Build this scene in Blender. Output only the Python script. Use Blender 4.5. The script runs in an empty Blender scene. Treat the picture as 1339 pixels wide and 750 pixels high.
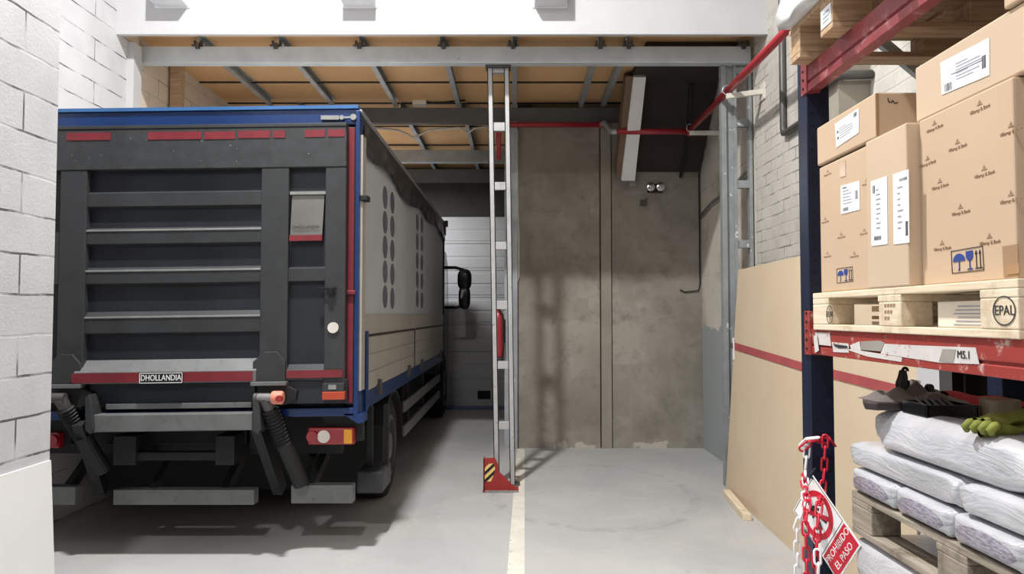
import bpy, bmesh, math, random
from mathutils import Vector, Matrix
random.seed(7)
PI = math.pi
scene = bpy.context.scene
COL = scene.collection

# ------------------------------------------------------------------ camera geometry (one real camera, 1.7 m above the floor)
F, H, PITCH, PPX, PPY = 967.0, 1.7, math.radians(2.19), 672.0, 375.0
def ray(x, y):
    dx = (x - PPX) / F; dy = (PPY - y) / F
    return dx, math.cos(PITCH) - dy * math.sin(PITCH), math.sin(PITCH) + dy * math.cos(PITCH)
def onY(x, y, Y):
    r = ray(x, y); t = Y / r[1]; return Vector((r[0] * t, Y, H + r[2] * t))
def onX(x, y, X):
    r = ray(x, y); t = X / r[0]; return Vector((X, r[1] * t, H + r[2] * t))
def onZ(x, y, Z):
    r = ray(x, y); t = (Z - H) / r[2]; return Vector((r[0] * t, r[1] * t, Z))

# ------------------------------------------------------------------ materials
def lin(c):
    c = c / 255.0
    return c / 12.92 if c <= 0.04045 else ((c + 0.055) / 1.055) ** 2.4
def rgb(r, g, b): return (lin(r), lin(g), lin(b), 1.0)

class NT:
    def __init__(s, name):
        s.m = bpy.data.materials.new(name); s.m.use_nodes = True
        s.t = s.m.node_tree; s.b = s.t.nodes['Principled BSDF']; s.tc = None
    def n(s, typ, **k):
        nd = s.t.nodes.new(typ)
        for a, v in k.items(): setattr(nd, a, v)
        return nd
    def l(s, a, b): s.t.links.new(a, b)
    def obj(s):
        if not s.tc: s.tc = s.n('ShaderNodeTexCoord')
        return s.tc.outputs['Object']
    def mapped(s, scale=(1, 1, 1), loc=(0, 0, 0)):
        mp = s.n('ShaderNodeMapping'); mp.inputs['Scale'].default_value = scale; mp.inputs['Location'].default_value = loc
        s.l(s.obj(), mp.inputs['Vector']); return mp.outputs['Vector']
    def noise(s, scale=5, detail=4, rough=0.55, vec=None, dist=0.0):
        nd = s.n('ShaderNodeTexNoise'); nd.inputs['Scale'].default_value = scale; nd.inputs['Detail'].default_value = detail
        nd.inputs['Roughness'].default_value = rough; nd.inputs['Distortion'].default_value = dist
        s.l(vec if vec is not None else s.obj(), nd.inputs['Vector']); return nd.outputs['Fac']
    def ramp(s, fac, p0, p1, c0=(0, 0, 0, 1), c1=(1, 1, 1, 1)):
        r = s.n('ShaderNodeValToRGB'); e = r.color_ramp.elements
        e[0].position, e[1].position = p0, p1; e[0].color, e[1].color = c0, c1
        s.l(fac, r.inputs['Fac']); return r.outputs['Color']
    def mix(s, fac, a, b, blend='MIX'):
        mx = s.n('ShaderNodeMix', data_type='RGBA', blend_type=blend)
        if isinstance(fac, (int, float)): mx.inputs[0].default_value = fac
        else: s.l(fac, mx.inputs[0])
        for v, i in ((a, 6), (b, 7)):
            if isinstance(v, tuple): mx.inputs[i].default_value = v
            else: s.l(v, mx.inputs[i])
        return mx.outputs[2]
    def math(s, op, a, b=None, c=None):
        nd = s.n('ShaderNodeMath', operation=op)
        for i, v in enumerate((a, b, c)):
            if v is None: continue
            if isinstance(v, (int, float)): nd.inputs[i].default_value = v
            else: s.l(v, nd.inputs[i])
        return nd.outputs[0]
    def sep(s, vec=None):
        nd = s.n('ShaderNodeSeparateXYZ'); s.l(vec if vec is not None else s.obj(), nd.inputs[0]); return nd.outputs
    def comb(s, x, y, z=0.0):
        nd = s.n('ShaderNodeCombineXYZ')
        for i, v in enumerate((x, y, z)):
            if isinstance(v, (int, float)): nd.inputs[i].default_value = v
            else: s.l(v, nd.inputs[i])
        return nd.outputs[0]
    def bump(s, h, strength=0.3, dist=0.01, prev=None):
        nd = s.n('ShaderNodeBump'); nd.inputs['Strength'].default_value = strength; nd.inputs['Distance'].default_value = dist
        s.l(h, nd.inputs['Height'])
        if prev is not None: s.l(prev, nd.inputs['Normal'])
        return nd.outputs['Normal']
    def fin(s, col, rough=0.6, metal=0.0, normal=None, coat=0.0, spec=0.5):
        if isinstance(col, tuple): s.b.inputs['Base Color'].default_value = col
        else: s.l(col, s.b.inputs['Base Color'])
        if isinstance(rough, (int, float)): s.b.inputs['Roughness'].default_value = rough
        else: s.l(rough, s.b.inputs['Roughness'])
        s.b.inputs['Metallic'].default_value = metal
        s.b.inputs['Coat Weight'].default_value = coat; s.b.inputs['Coat Roughness'].default_value = 0.15
        s.b.inputs['Specular IOR Level'].default_value = spec
        if normal is not None: s.l(normal, s.b.inputs['Normal'])
        return s.m

def paint(name, c, rough=0.5, metal=0.0, wear=None, amt=(0.62, 0.7), scale=9, var=0.12, bump=0.0, coat=0.0, spec=0.5):
    """a coat of paint, metal or plastic with slight mottling; wear = colour showing through where it is chipped or dusty"""
    k = NT(name); base = rgb(*c)
    dk = tuple(v * (1 - var) for v in base[:3]) + (1,); lt = tuple(min(1, v * (1 + var)) for v in base[:3]) + (1,)
    col = k.ramp(k.noise(scale * 0.4, 4), 0.3, 0.7, dk, lt)
    if wear: col = k.mix(k.ramp(k.noise(scale, 8, 0.7), amt[0], amt[1]), col, rgb(*wear))
    nm = k.bump(k.noise(scale * 6, 3), bump, 0.004) if bump else None
    return k.fin(col, rough, metal, nm, coat, spec)

def block_wall(name, axes, c, mortar, bw, bh, msize=0.006, rough=0.8, bstr=0.5, stain=None, dado=None, mmix=(0.42, 0.6)):
    k = NT(name); s = k.sep(); v = k.comb(s[axes[0]], s[axes[1]])
    br = k.n('ShaderNodeTexBrick'); br.offset = 0.5
    for nm, val in (('Scale', 1.0), ('Mortar Size', msize), ('Mortar Smooth', 0.3), ('Brick Width', bw), ('Row Height', bh), ('Bias', 0.0)): br.inputs[nm].default_value = val
    wob = k.noise(2.5, 3)
    vv = k.n('ShaderNodeVectorMath', operation='ADD'); k.l(v, vv.inputs[0]); k.l(k.comb(0.0, k.math('MULTIPLY', k.math('SUBTRACT', wob, 0.5), 0.03)), vv.inputs[1])
    k.l(vv.outputs[0], br.inputs['Vector'])
    base = rgb(*c); dk = tuple(x * 0.88 for x in base[:3]) + (1,)
    col = k.ramp(k.noise(3, 5), 0.3, 0.65, dk, base)
    if stain: col = k.mix(k.ramp(k.noise(1.7, 6, 0.65), 0.5, 0.68), col, rgb(*stain))
    patch = k.ramp(k.noise(4.0, 4), mmix[0], mmix[1])
    mfac = k.math('MULTIPLY', br.outputs['Fac'], patch)
    col = k.mix(mfac, col, rgb(*mortar))
    if dado:
        edge = k.math('ADD', s[2], k.math('MULTIPLY', k.math('SUBTRACT', k.noise(5, 5), 0.5), 0.25))
        col = k.mix(k.math('LESS_THAN', edge, dado[0]), col, rgb(*dado[1]))
    pit = k.noise(60, 4, 0.7)
    nm = k.bump(pit, 0.35, 0.006); nm = k.bump(k.math('SUBTRACT', 1.0, br.outputs['Fac']), bstr, 0.008, nm)
    return k.fin(col, rough, 0, nm, spec=0.3)

def concrete(name, c, c2, c3):
    k = NT(name); s = k.sep()
    big = k.noise(0.9, 5, 0.6, dist=0.3); col = k.ramp(big, 0.35, 0.65, rgb(*c2), rgb(*c))
    # square formwork patches, as cast
    vor = k.n('ShaderNodeTexVoronoi', distance='CHEBYCHEV'); vor.inputs['Scale'].default_value = 1.6; k.l(k.comb(s[0], s[2]), vor.inputs['Vector'])
    hsv = k.sep(vor.outputs['Color'])
    col = k.mix(k.math('MULTIPLY', hsv[0], 0.45), col, rgb(*c3))
    col = k.mix(k.ramp(k.noise(3.5, 7, 0.7), 0.5, 0.72), col, rgb(*c2))
    # bare pale chipped patches at the foot
    foot = k.math('MULTIPLY', k.math('LESS_THAN', k.math('ADD', s[2], k.math('MULTIPLY', k.noise(4, 5), -0.36)), -0.12), k.math('MULTIPLY', k.ramp(k.noise(3.0, 5), 0.52, 0.56), 0.6))
    col = k.mix(foot, col, rgb(205, 198, 184))
    return k.fin(col, 0.85, 0, k.bump(k.noise(14, 8, 0.7), 0.35, 0.01), spec=0.25)

def floor_mat():
    k = NT('floor_paint'); s = k.sep()
    col = k.ramp(k.noise(0.55, 5, 0.6, dist=0.5), 0.34, 0.66, rgb(168, 170, 172), rgb(190, 190, 188))
    col = k.mix(k.math('MULTIPLY', k.ramp(k.noise(1.6, 8, 0.72, dist=1.0), 0.5, 0.74), 0.55), col, rgb(200, 192, 182))
    col = k.mix(k.math('MULTIPLY', k.ramp(k.noise(5.5, 8, 0.75, vec=k.mapped((1, 0.35, 1))), 0.58, 0.72), 0.35), col, rgb(138, 138, 136))
    # faint tyre arc in front of the concrete wall
    d = k.math('SQRT', k.math('ADD', k.math('POWER', k.math('SUBTRACT', s[0], 0.75), 2.0), k.math('POWER', k.math('MULTIPLY', k.math('SUBTRACT', s[1], 7.2), 0.75), 2.0)))
    arc = k.math('LESS_THAN', k.math('ABSOLUTE', k.math('SUBTRACT', d, 0.95)), 0.05)
    arc = k.math('MULTIPLY', k.math('MULTIPLY', arc, k.ramp(k.noise(7, 6, 0.7), 0.45, 0.6)), 0.3)
    col = k.mix(arc, col, rgb(120, 122, 124))
    rough = k.math('ADD', 0.38, k.math('MULTIPLY', k.noise(2.2, 5), 0.28))
    return k.fin(col, rough, 0, k.bump(k.noise(30, 5), 0.05, 0.004), spec=0.4)

def wood(name, c, c2, grain=(1, 1, 14), rough=0.7, dirt=None):
    k = NT(name); g = k.noise(4, 5, 0.6, vec=k.mapped(grain), dist=0.4)
    col = k.ramp(g, 0.32, 0.68, rgb(*c2), rgb(*c))
    if dirt: col = k.mix(k.ramp(k.noise(6, 7, 0.7), 0.55, 0.7), col, rgb(*dirt))
    return k.fin(col, rough, 0, k.bump(g, 0.25, 0.003), spec=0.25)

def chipboard(name, c, c2):
    k = NT(name)
    col = k.ramp(k.noise(1.2, 4), 0.3, 0.7, rgb(*c2), rgb(*c))
    col = k.mix(k.math('MULTIPLY', k.noise(130, 2), 0.25), col, rgb(*c2))
    return k.fin(col, 0.75, 0, None, spec=0.2)

def blue_post():
    k = NT('blue_post_paint'); s = k.sep()
    col = k.ramp(k.noise(5, 4), 0.3, 0.7, rgb(17, 25, 46), rgb(24, 35, 62))
    col = k.mix(k.ramp(k.noise(22, 8, 0.75), 0.64, 0.7), col, rgb(120, 140, 160))
    u = k.math('ADD', s[0], s[1])
    fz = k.math('MULTIPLY', k.math('SUBTRACT', k.math('FRACT', k.math('DIVIDE', s[2], 0.05)), 0.5), 0.05)
    du = k.math('SUBTRACT', k.math('ABSOLUTE', k.math('ADD', u, 0.047)), 0.022)
    hole = k.math('LESS_THAN', k.math('ADD', k.math('POWER', du, 2.0), k.math('POWER', fz, 2.0)), 0.0000406)
    col = k.mix(hole, col, (0.004, 0.004, 0.006, 1))
    return k.fin(col, 0.4)

def bag_mat(name, blotch=None):
    """white woven sack under stretch film; blotch = (y, z, ry, rz) of the printed oval on the aisle side, in the sack's own space"""
    k = NT(name); s = k.sep()
    col = k.ramp(k.noise(5, 5), 0.3, 0.7, rgb(172, 173, 177), rgb(198, 198, 202))
    if blotch:
        by, bz, ry, rz = blotch
        e = k.math('ADD', k.math('POWER', k.math('DIVIDE', k.math('SUBTRACT', s[1], by), ry), 2.0), k.math('POWER', k.math('DIVIDE', k.math('SUBTRACT', s[2], bz), rz), 2.0))
        e = k.math('MULTIPLY', k.math('LESS_THAN', e, 1.0), k.math('LESS_THAN', s[0], -0.05))
        pat = k.ramp(k.noise(40, 3, vec=k.mapped((1, 1, 5))), 0.42, 0.55, rgb(112, 106, 124), rgb(160, 155, 168))
        col = k.mix(k.math('MULTIPLY', e, 0.85), col, pat)
    nm = k.bump(k.noise(7, 5, 0.6, vec=k.mapped((1, 0.5, 2.2)), dist=1.2), 0.55, 0.02)
    nm = k.bump(k.noise(28, 3, 0.6, vec=k.mapped((1, 0.35, 1.6)), dist=1.5), 0.25, 0.008, nm)
    return k.fin(col, 0.3, 0, nm, coat=0.5)

def hazard():
    k = NT('hazard_stripes'); s = k.sep()
    f = k.math('FRACT', k.math('DIVIDE', k.math('SUBTRACT', s[2], k.math('MULTIPLY', s[0], 0.95)), 0.075))
    return k.fin(k.mix(k.math('GREATER_THAN', f, 0.5), rgb(28, 24, 22), rgb(226, 196, 120)), 0.5)

def cable_mesh(name, c, c2, scale):
    k = NT(name); w = k.n('ShaderNodeTexWave'); w.inputs['Scale'].default_value = scale; k.l(k.obj(), w.inputs['Vector'])
    return k.fin(k.mix(w.outputs['Fac'], rgb(*c), rgb(*c2)), 0.7)

M = dict(
    floor=floor_mat(),
    floor_line=paint('floor_line_paint', (222, 218, 206), 0.6, wear=(150, 150, 148), amt=(0.62, 0.66), scale=14),
    block_x=block_wall('white_block_x', (1, 2), (206, 206, 209), (96, 96, 98), 1.2, 0.2, 0.007),
    plaster=paint('white_plaster', (194, 194, 196), 0.8, bump=0.15, var=0.03, spec=0.3),
    brick=block_wall('pale_brick', (1, 2), (202, 198, 190), (140, 136, 128), 0.3, 0.105, 0.008, bstr=0.6, stain=(176, 171, 162), mmix=(0.46, 0.62)),
    inner=block_wall('inner_wall_paint', (1, 2), (216, 210, 198), (150, 146, 138), 1.6, 1.1, 0.004, stain=(178, 170, 156), dado=(1.55, (160, 166, 168))),
    bouncewall=block_wall('tan_bounce_wall', (1, 2), (222, 208, 190), (150, 138, 124), 0.4, 0.2, 0.005, stain=(204, 188, 168)),  # tan tint puts warm bounced light into the wall colour
    concrete=concrete('cast_concrete', (166, 160, 150), (124, 118, 108), (134, 127, 117)),
    pilaster=paint('pilaster_concrete', (150, 143, 131), 0.9, bump=0.3, var=0.1, scale=7, spec=0.2),
    darkwall=paint('dark_wall', (70, 68, 66), 0.9),
    deck=chipboard('deck_chipboard', (230, 190, 144), (214, 170, 122)),
    seam=paint('dark_seam', (40, 34, 30), 0.8),
    galv=paint('galvanised_steel', (168, 174, 178), 0.45, 0.35, wear=(210, 212, 214), scale=10, var=0.15),
    beamgrey=paint('beam_grey_paint', (194, 202, 207), 0.5, 0.1, wear=(120, 126, 130), amt=(0.66, 0.72), scale=7),
    beamdark=paint('beam_dark', (96, 96, 96), 0.6, 0.1),
    ladder=paint('column_pale_paint', (176, 177, 177), 0.5, 0.1, wear=(150, 150, 148), amt=(0.6, 0.68), scale=12),
    frame=paint('frame_blue_grey', (146, 151, 152), 0.5, 0.15, wear=(214, 218, 218), amt=(0.62, 0.65), scale=10, var=0.18),
    clamp=paint('clamp_steel', (92, 90, 88), 0.5, 0.5),
    redpipe=paint('red_pipe_paint', (166, 44, 54), 0.35, coat=0.2),
    whitesteel=paint('white_bracket_paint', (214, 208, 198), 0.6),
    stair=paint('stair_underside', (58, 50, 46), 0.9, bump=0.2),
    stairbrown=paint('stringer_brown', (122, 100, 80), 0.8),
    black=paint('black_rubber', (22, 22, 23), 0.7),
    blackgloss=paint('black_plastic', (18, 18, 20), 0.3),
    charcoal=paint('lift_charcoal_paint', (54, 56, 58), 0.5, 0.1, wear=(120, 120, 118), amt=(0.68, 0.72), scale=16, var=0.16),
    charcoal2=paint('lift_recess_paint', (34, 38, 45), 0.5, 0.1, var=0.18, scale=6),
    worn=paint('worn_steel_edge', (150, 150, 148), 0.45, 0.4, wear=(90, 90, 90), scale=20),
    redtape=paint('red_reflective_tape', (120, 42, 50), 0.35, wear=(80, 58, 56), amt=(0.62, 0.66), scale=26),
    bluepaint=paint('truck_blue_paint', (8, 48, 102), 0.35, var=0.12, coat=0.2),
    bluelight=paint('truck_blue_edge', (60, 104, 156), 0.35),
    barsteel=paint('bar_grey_steel', (112, 114, 114), 0.5, 0.2, wear=(92, 92, 92), amt=(0.55, 0.72), scale=18),
    chassis=paint('chassis_black', (20, 20, 21), 0.6, var=0.3),
    tarp=paint('truck_curtain_fabric', (184, 187, 191), 0.55, bump=0.12, var=0.06),
    tarpflap=paint('dark_tarpaulin_flap', (52, 48, 47), 0.4, var=0.35, scale=8, wear=(126, 122, 118), amt=(0.58, 0.68)),
    roof=paint('truck_roof_tarp', (222, 222, 220), 0.6),
    dots=paint('grey_print_dots', (92, 96, 104), 0.55),
    dropside=paint('aluminium_dropside', (176, 171, 162), 0.45, 0.15, var=0.08),
    tyre=paint('tyre_rubber', (22, 22, 22), 0.85),
    rim=paint('wheel_rim_grey', (96, 96, 98), 0.5, 0.3),
    lampred=paint('lamp_red_lens', (150, 22, 34), 0.15, coat=0.5),
    lampwhite=paint('lamp_clear_lens', (220, 214, 206), 0.15, coat=0.5),
    lampamber=paint('lamp_amber_lens', (236, 160, 30), 0.15, coat=0.5),
    orange=paint('orange_plastic', (222, 138, 116), 0.5),
    orangelamp=paint('orange_lens', (178, 72, 44), 0.4),
    plategrey=paint('flag_grey_sheet', (112, 112, 108), 0.35, 0.3, var=0.2, scale=6),
    cab=paint('cab_paint', (60, 64, 72), 0.35, coat=0.3),
    glass=paint('dark_glass', (20, 24, 28), 0.08, coat=0.5),
    white=paint('white_paint', (236, 236, 236), 0.5, var=0.02),
    signred=paint('sign_red', (196, 22, 48), 0.4, var=0.03),
    paper=paint('white_label_paper', (232, 234, 238), 0.55, var=0.03),
    ink=paint('grey_ink', (150, 152, 158), 0.7),
    inkmid=paint('label_ink', (92, 92, 98), 0.7),
    inkdark=paint('dark_ink', (44, 44, 48), 0.7),
    blueink=paint('blue_ink', (44, 66, 136), 0.6),
    brownfaint=paint('faint_brown_ink', (172, 146, 119), 0.8),
    brownink=paint('brown_ink', (152, 124, 98), 0.8),
    oldpaper=paint('worn_label_paper', (204, 199, 196), 0.6, var=0.06, wear=(160, 96, 90), amt=(0.60, 0.63), scale=30),
    cartonwhite=paint('white_carton', (226, 216, 200), 0.7, var=0.04),
    scuffed=paint('lift_scuffed_paint', (56, 58, 60), 0.5, 0.1, wear=(150, 148, 144), amt=(0.66, 0.69), scale=34, var=0.2),
    card=paint('cardboard', (194, 169, 143), 0.75, var=0.05, scale=4, spec=0.2),
    card2=paint('cardboard_pale', (198, 176, 151), 0.75, var=0.05, scale=4, spec=0.2),
    carddark=paint('cardboard_edge', (160, 128, 96), 0.8),
    tape=paint('brown_packing_tape', (178, 142, 108), 0.25, coat=0.3),
    pine_y=wood('pallet_pine', (230, 216, 192), (212, 194, 166), (14, 1, 14), dirt=(186, 168, 140)),
    pine_x=wood('bearer_pine', (200, 172, 140), (160, 130, 100), (1, 14, 14)),
    oldwood=wood('grey_old_pallet', (168, 158, 144), (128, 118, 104), (14, 1, 14), dirt=(100, 92, 80)),
    ply=chipboard('leaning_sheet', (212, 194, 168), (204, 184, 156)),
    strap=paint('red_strap_webbing', (164, 74, 76), 0.8, var=0.15, scale=12),
    rackred=paint('rack_red_paint', (150, 58, 52), 0.45, wear=(196, 166, 156), amt=(0.57, 0.66), scale=16),
    rackred2=paint('rack_dark_red_paint', (134, 56, 60), 0.45, wear=(180, 128, 130), amt=(0.56, 0.68), scale=13),
    post=blue_post(),
    hazard=hazard(),
    guard=paint('guard_red_paint', (150, 40, 38), 0.5, wear=(92, 40, 34), amt=(0.58, 0.66), scale=18),
    bag=bag_mat('white_sack'),
    film=paint('stretch_film', (214, 214, 212), 0.25, coat=0.5, bump=0.5, scale=6),
    darkboard=paint('dark_brown_board', (58, 48, 48), 0.5, var=0.3, scale=14),
    cloudy=paint('crumpled_grey_film', (116, 108, 106), 0.3, coat=0.4, var=0.35, scale=9, bump=0.4),
    glove=paint('olive_green_glove', (122, 128, 52), 0.8, var=0.25, scale=14, bump=0.3),
    tapecore=paint('tape_roll', (150, 138, 112), 0.35, var=0.1),
    pink=paint('red_cloth', (214, 70, 84), 0.7),
    chainwhite=paint('chain_white_plastic', (236, 236, 236), 0.35),
    chainred=paint('chain_red_plastic', (200, 30, 56), 0.35),
    greybox=paint('light_box_grey', (204, 206, 210), 0.6),
    door=paint('door_panel_paint', (206, 208, 210), 0.5, var=0.05),
    chrome=paint('chrome', (220, 220, 220), 0.15, 0.9),
    greyplastic=paint('grey_plastic', (150, 146, 138), 0.6),
)

# ------------------------------------------------------------------ mesh builder
class MB:
    def __init__(s): s.bm = bmesh.new()
    def hexa(s, p):            # 8 points: bottom ring 0-3, top ring 4-7
        v = [s.bm.verts.new(q) for q in p]
        for f in ((3, 2, 1, 0), (4, 5, 6, 7), (0, 1, 5, 4), (1, 2, 6, 5), (2, 3, 7, 6), (3, 0, 4, 7)): s.bm.faces.new([v[i] for i in f])
        return s
    def box(s, x0, x1, y0, y1, z0, z1):
        x0, x1 = min(x0, x1), max(x0, x1); y0, y1 = min(y0, y1), max(y0, y1); z0, z1 = min(z0, z1), max(z0, z1)
        return s.hexa([(x0, y0, z0), (x1, y0, z0), (x1, y1, z0), (x0, y1, z0), (x0, y0, z1), (x1, y0, z1), (x1, y1, z1), (x0, y1, z1)])
    def bar(s, p, q, w, h, up=(0, 0, 1)):
        p, q = Vector(p), Vector(q); d = (q - p).normalized(); u = Vector(up)
        side = d.cross(u)
        if side.length < 1e-5: side = d.cross(Vector((1, 0, 0)))
        side.normalize(); u = side.cross(d).normalized(); a, b = side * w / 2, u * h / 2
        return s.hexa([p - a - b, p + a - b, q + a - b, q - a - b, p - a + b, p + a + b, q + a + b, q - a + b])
    def prism(s, pts, ext):
        pts = [Vector(p) for p in pts]; e = Vector(ext); n = len(pts)
        nrm = Vector((0, 0, 0))
        for i in range(n): nrm += pts[i].cross(pts[(i + 1) % n])
        if nrm.dot(e) > 0: pts = pts[::-1]
        a = [s.bm.verts.new(p) for p in pts]; b = [s.bm.verts.new(p + e) for p in pts]
        s.bm.faces.new(a); s.bm.faces.new(b[::-1])
        for i in range(n):
            j = (i + 1) % n; s.bm.faces.new([a[j], a[i], b[i], b[j]])
        return s
    def tube(s, pts, r, seg=8, closed=False, cap=True):
        pts = [Vector(p) for p in pts]; n = len(pts); rings = []; up = None
        for i, p in enumerate(pts):
            if closed: d = pts[(i + 1) % n] - pts[i - 1]
            else: d = pts[min(i + 1, n - 1)] - pts[max(i - 1, 0)]
            d.normalize()
            if up is None:
                up = Vector((0, 0, 1)) if abs(d.z) < 0.9 else Vector((1, 0, 0))
            a = d.cross(up)
            if a.length < 1e-4: a = d.cross(Vector((0, 1, 0)))
            a.normalize(); b = a.cross(d).normalized(); up = b
            rr = r[i] if isinstance(r, (list, tuple)) else r
            rings.append([s.bm.verts.new(p + (a * math.cos(2 * PI * k / seg) + b * math.sin(2 * PI * k / seg)) * rr) for k in range(seg)])
        m = n if closed else n - 1
        for i in range(m):
            A, B = rings[i], rings[(i + 1) % n]
            for k in range(seg): s.bm.faces.new([A[k], A[(k + 1) % seg], B[(k + 1) % seg], B[k]])
        if cap and not closed:
            s.bm.faces.new(rings[0][::-1]); s.bm.faces.new(rings[-1])
        return s
    def lathe(s, prof, org, axis='Z', seg=28):
        """prof: list of (radius, height along axis)"""
        o = Vector(org); rings = []
        for r, h in prof:
            ring = []
            for k in range(seg):
                c, n = math.cos(2 * PI * k / seg) * r, math.sin(2 * PI * k / seg) * r
                ring.append(s.bm.verts.new(o + Vector({'Z': (c, n, h), 'X': (h, c, n), 'Y': (n, h, c)}[axis])))
            rings.append(ring)
        for A, B in zip(rings, rings[1:]):
            for k in range(seg): s.bm.faces.new([A[k], A[(k + 1) % seg], B[(k + 1) % seg], B[k]])
        s.bm.faces.new(rings[0][::-1]); s.bm.faces.new(rings[-1]); return s
    def grid(s, fn, nu, nv, closed_u=False):
        v = [[s.bm.verts.new(fn(i / nu, j / nv)) for j in range(nv + 1)] for i in range(nu + (0 if closed_u else 1))]
        L = len(v)
        for i in range(nu):
            for j in range(nv): s.bm.faces.new([v[i][j], v[(i + 1) % L][j], v[(i + 1) % L][j + 1], v[i][j + 1]])
        return s
    def sack(s, c, dim, e=0.32, seed=0, amp=0.012, nu=40, nv=22, lean=(0, 0), ez=0.62):
        c = Vector(c); rnd = random.Random(seed); ph = [rnd.uniform(0, 6.28) for _ in range(8)]
        def sg(v, p): return math.copysign(abs(v) ** p, v)
        def fn(u, v):
            a = u * 2 * PI; b = (v - 0.5) * PI * 0.9999
            x = sg(math.cos(b), e * 1.3) * sg(math.cos(a), e); y = sg(math.cos(b), e * 1.3) * sg(math.sin(a), e); z = sg(math.sin(b), ez)
            k = 1 + amp / max(dim) * 2 * (math.sin(5 * a + ph[0] + 3 * b) + math.sin(9 * a + ph[1] - 4 * b) * 0.6 + math.sin(3 * a + ph[2]))
            p = Vector((x * dim[0] / 2 * k, y * dim[1] / 2 * k, z * dim[2] / 2))
            p.z += amp * 0.5 * (math.sin(p.y * 17 + ph[3]) + math.sin(p.x * 21 + ph[4])) * (1 if z > 0 else 0.0) * (1 - min(1, abs(x) ** 6))
            p.x += lean[0] * z; p.y += lean[1] * z
            return c + p
        return s.grid(fn, nu, nv, True)
    def flat(s, pts):
        s.bm.faces.new([s.bm.verts.new(p) for p in pts]); return s
    def text(s, body, size, mat, align='CENTER', extrude=0.0006):
        cu = bpy.data.curves.new('t', 'FONT'); cu.body = body; cu.size = size; cu.extrude = extrude; cu.align_x = align; cu.align_y = 'CENTER'; cu.resolution_u = 3
        ob = bpy.data.objects.new('t', cu); me = bpy.data.meshes.new_from_object(ob)
        me.transform(mat); s.bm.from_mesh(me)
        bpy.data.objects.remove(ob); bpy.data.curves.remove(cu); bpy.data.meshes.remove(me); return s
    def mesh(s, name, smooth, off):
        bmesh.ops.translate(s.bm, verts=s.bm.verts, vec=-off)
        bmesh.ops.recalc_face_normals(s.bm, faces=s.bm.faces)
        me = bpy.data.meshes.new(name); s.bm.to_mesh(me); s.bm.free()
        if smooth:
            for p in me.polygons: p.use_smooth = True
        return me

OFF = {}
def link(name, mb, mat, off, smooth=False, bevel=0.0):
    me = mb.mesh(name, smooth, off); o = bpy.data.objects.new(name, me); COL.objects.link(o)
    me.materials.append(M[mat] if isinstance(mat, str) else mat)
    if bevel:
        b = o.modifiers.new('edge', 'BEVEL'); b.width = bevel; b.segments = 2; b.limit_method = 'ANGLE'; b.angle_limit = math.radians(40)
    return o
def tags(o, label=None, cat=None, group=None, kind=None):
    for k, v in (('label', label), ('category', cat), ('group', group), ('kind', kind)):
        if v: o[k] = v
    return o
def root(name, loc, label, cat, group=None):
    o = bpy.data.objects.new(name, None); COL.objects.link(o); o.location = loc; o.empty_display_size = 0.1
    OFF[o.name] = Vector(loc); return tags(o, label, cat, group)
def part(name, mb, mat, parent, smooth=False, bevel=0.0, label=None):
    off = OFF[parent.name]; o = link(name, mb, mat, off, smooth, bevel); o.parent = parent; OFF[o.name] = off
    return tags(o, label)
def single(name, mb, mat, loc, label, cat, group=None, smooth=False, bevel=0.0):
    loc = Vector(loc); o = link(name, mb, mat, loc, smooth, bevel); o.location = loc; OFF[o.name] = loc
    return tags(o, label, cat, group)
def struct(name, mb, mat, label, cat, bevel=0.0):
    o = link(name, mb, mat, Vector((0, 0, 0)), False, bevel); OFF[o.name] = Vector((0, 0, 0))
    return tags(o, label, cat, None, 'structure')
def dup(o, loc, label=None, parent=None):
    c = o.copy(); COL.objects.link(c)
    if parent is None: c.location = loc; OFF[c.name] = Vector(loc)
    else: c.parent = parent; OFF[c.name] = OFF[parent.name]
    if label: c['label'] = label
    for ch in list(o.children): dup(ch, None, None, c)
    return c
def facing_aisle(p):   # lettering on a face that looks towards -X
    return Matrix(((0, 0, -1, p[0]), (-1, 0, 0, p[1]), (0, 1, 0, p[2]), (0, 0, 0, 1)))
def facing_camera(p):  # lettering on a face that looks towards -Y
    return Matrix(((1, 0, 0, p[0]), (0, 0, -1, p[1]), (0, 1, 0, p[2]), (0, 0, 0, 1)))

# ================================================================== SETTING
YW = 6.95          # face of the white wall
DECK = 4.51        # underside of the mezzanine boards
XL, XR = -3.79, 2.42
struct('floor', MB().box(-7, 6, -4, 14.3, -0.2, 0), 'floor', 'smooth grey painted concrete floor of the loading bay', 'floor')
struct('wall_left', MB().box(-4.4, -2.41, -4, 3.87, 0, 8.5), 'block_x', 'white painted block wall ending beside the back of the truck', 'wall')
struct('wall_left_recess', MB().box(-4.4, XL, 3.87, 7.15, 0, 8.5), 'block_x', 'white block wall set back beside the truck', 'wall')
struct('wall_left_bay', MB().box(-4.4, XL, 7.15, 14.2, 0, 8.5), 'bouncewall', 'wall coloured tan for bounced light inside the opening, left of the truck roof', 'wall')
struct('wall_front', MB().box(XL, XR, YW, YW + 0.05, 4.375, 8.5), 'plaster', 'white plastered wall above the opening', 'wall')
struct('wall_right', MB().box(XR, 3.2, -4, 7.35, 0, 8.5), 'brick', 'pale rough brick wall behind the racking', 'wall')
struct('wall_right_bay', MB().box(XR + 0.01, 3.2, 7.35, 10, 0, 4.6), 'inner', 'patchy plastered side wall inside the right hand bay', 'wall')
cw = MB(); cw.box(0.05, 1.11, 9.55, 9.75, 0, 4.2); cw.box(1.27, 2.6, 9.55, 9.75, 0, 4.2)
struct('wall_back', cw, 'concrete', 'stained bare concrete wall at the back of the right bay', 'wall')
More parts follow.
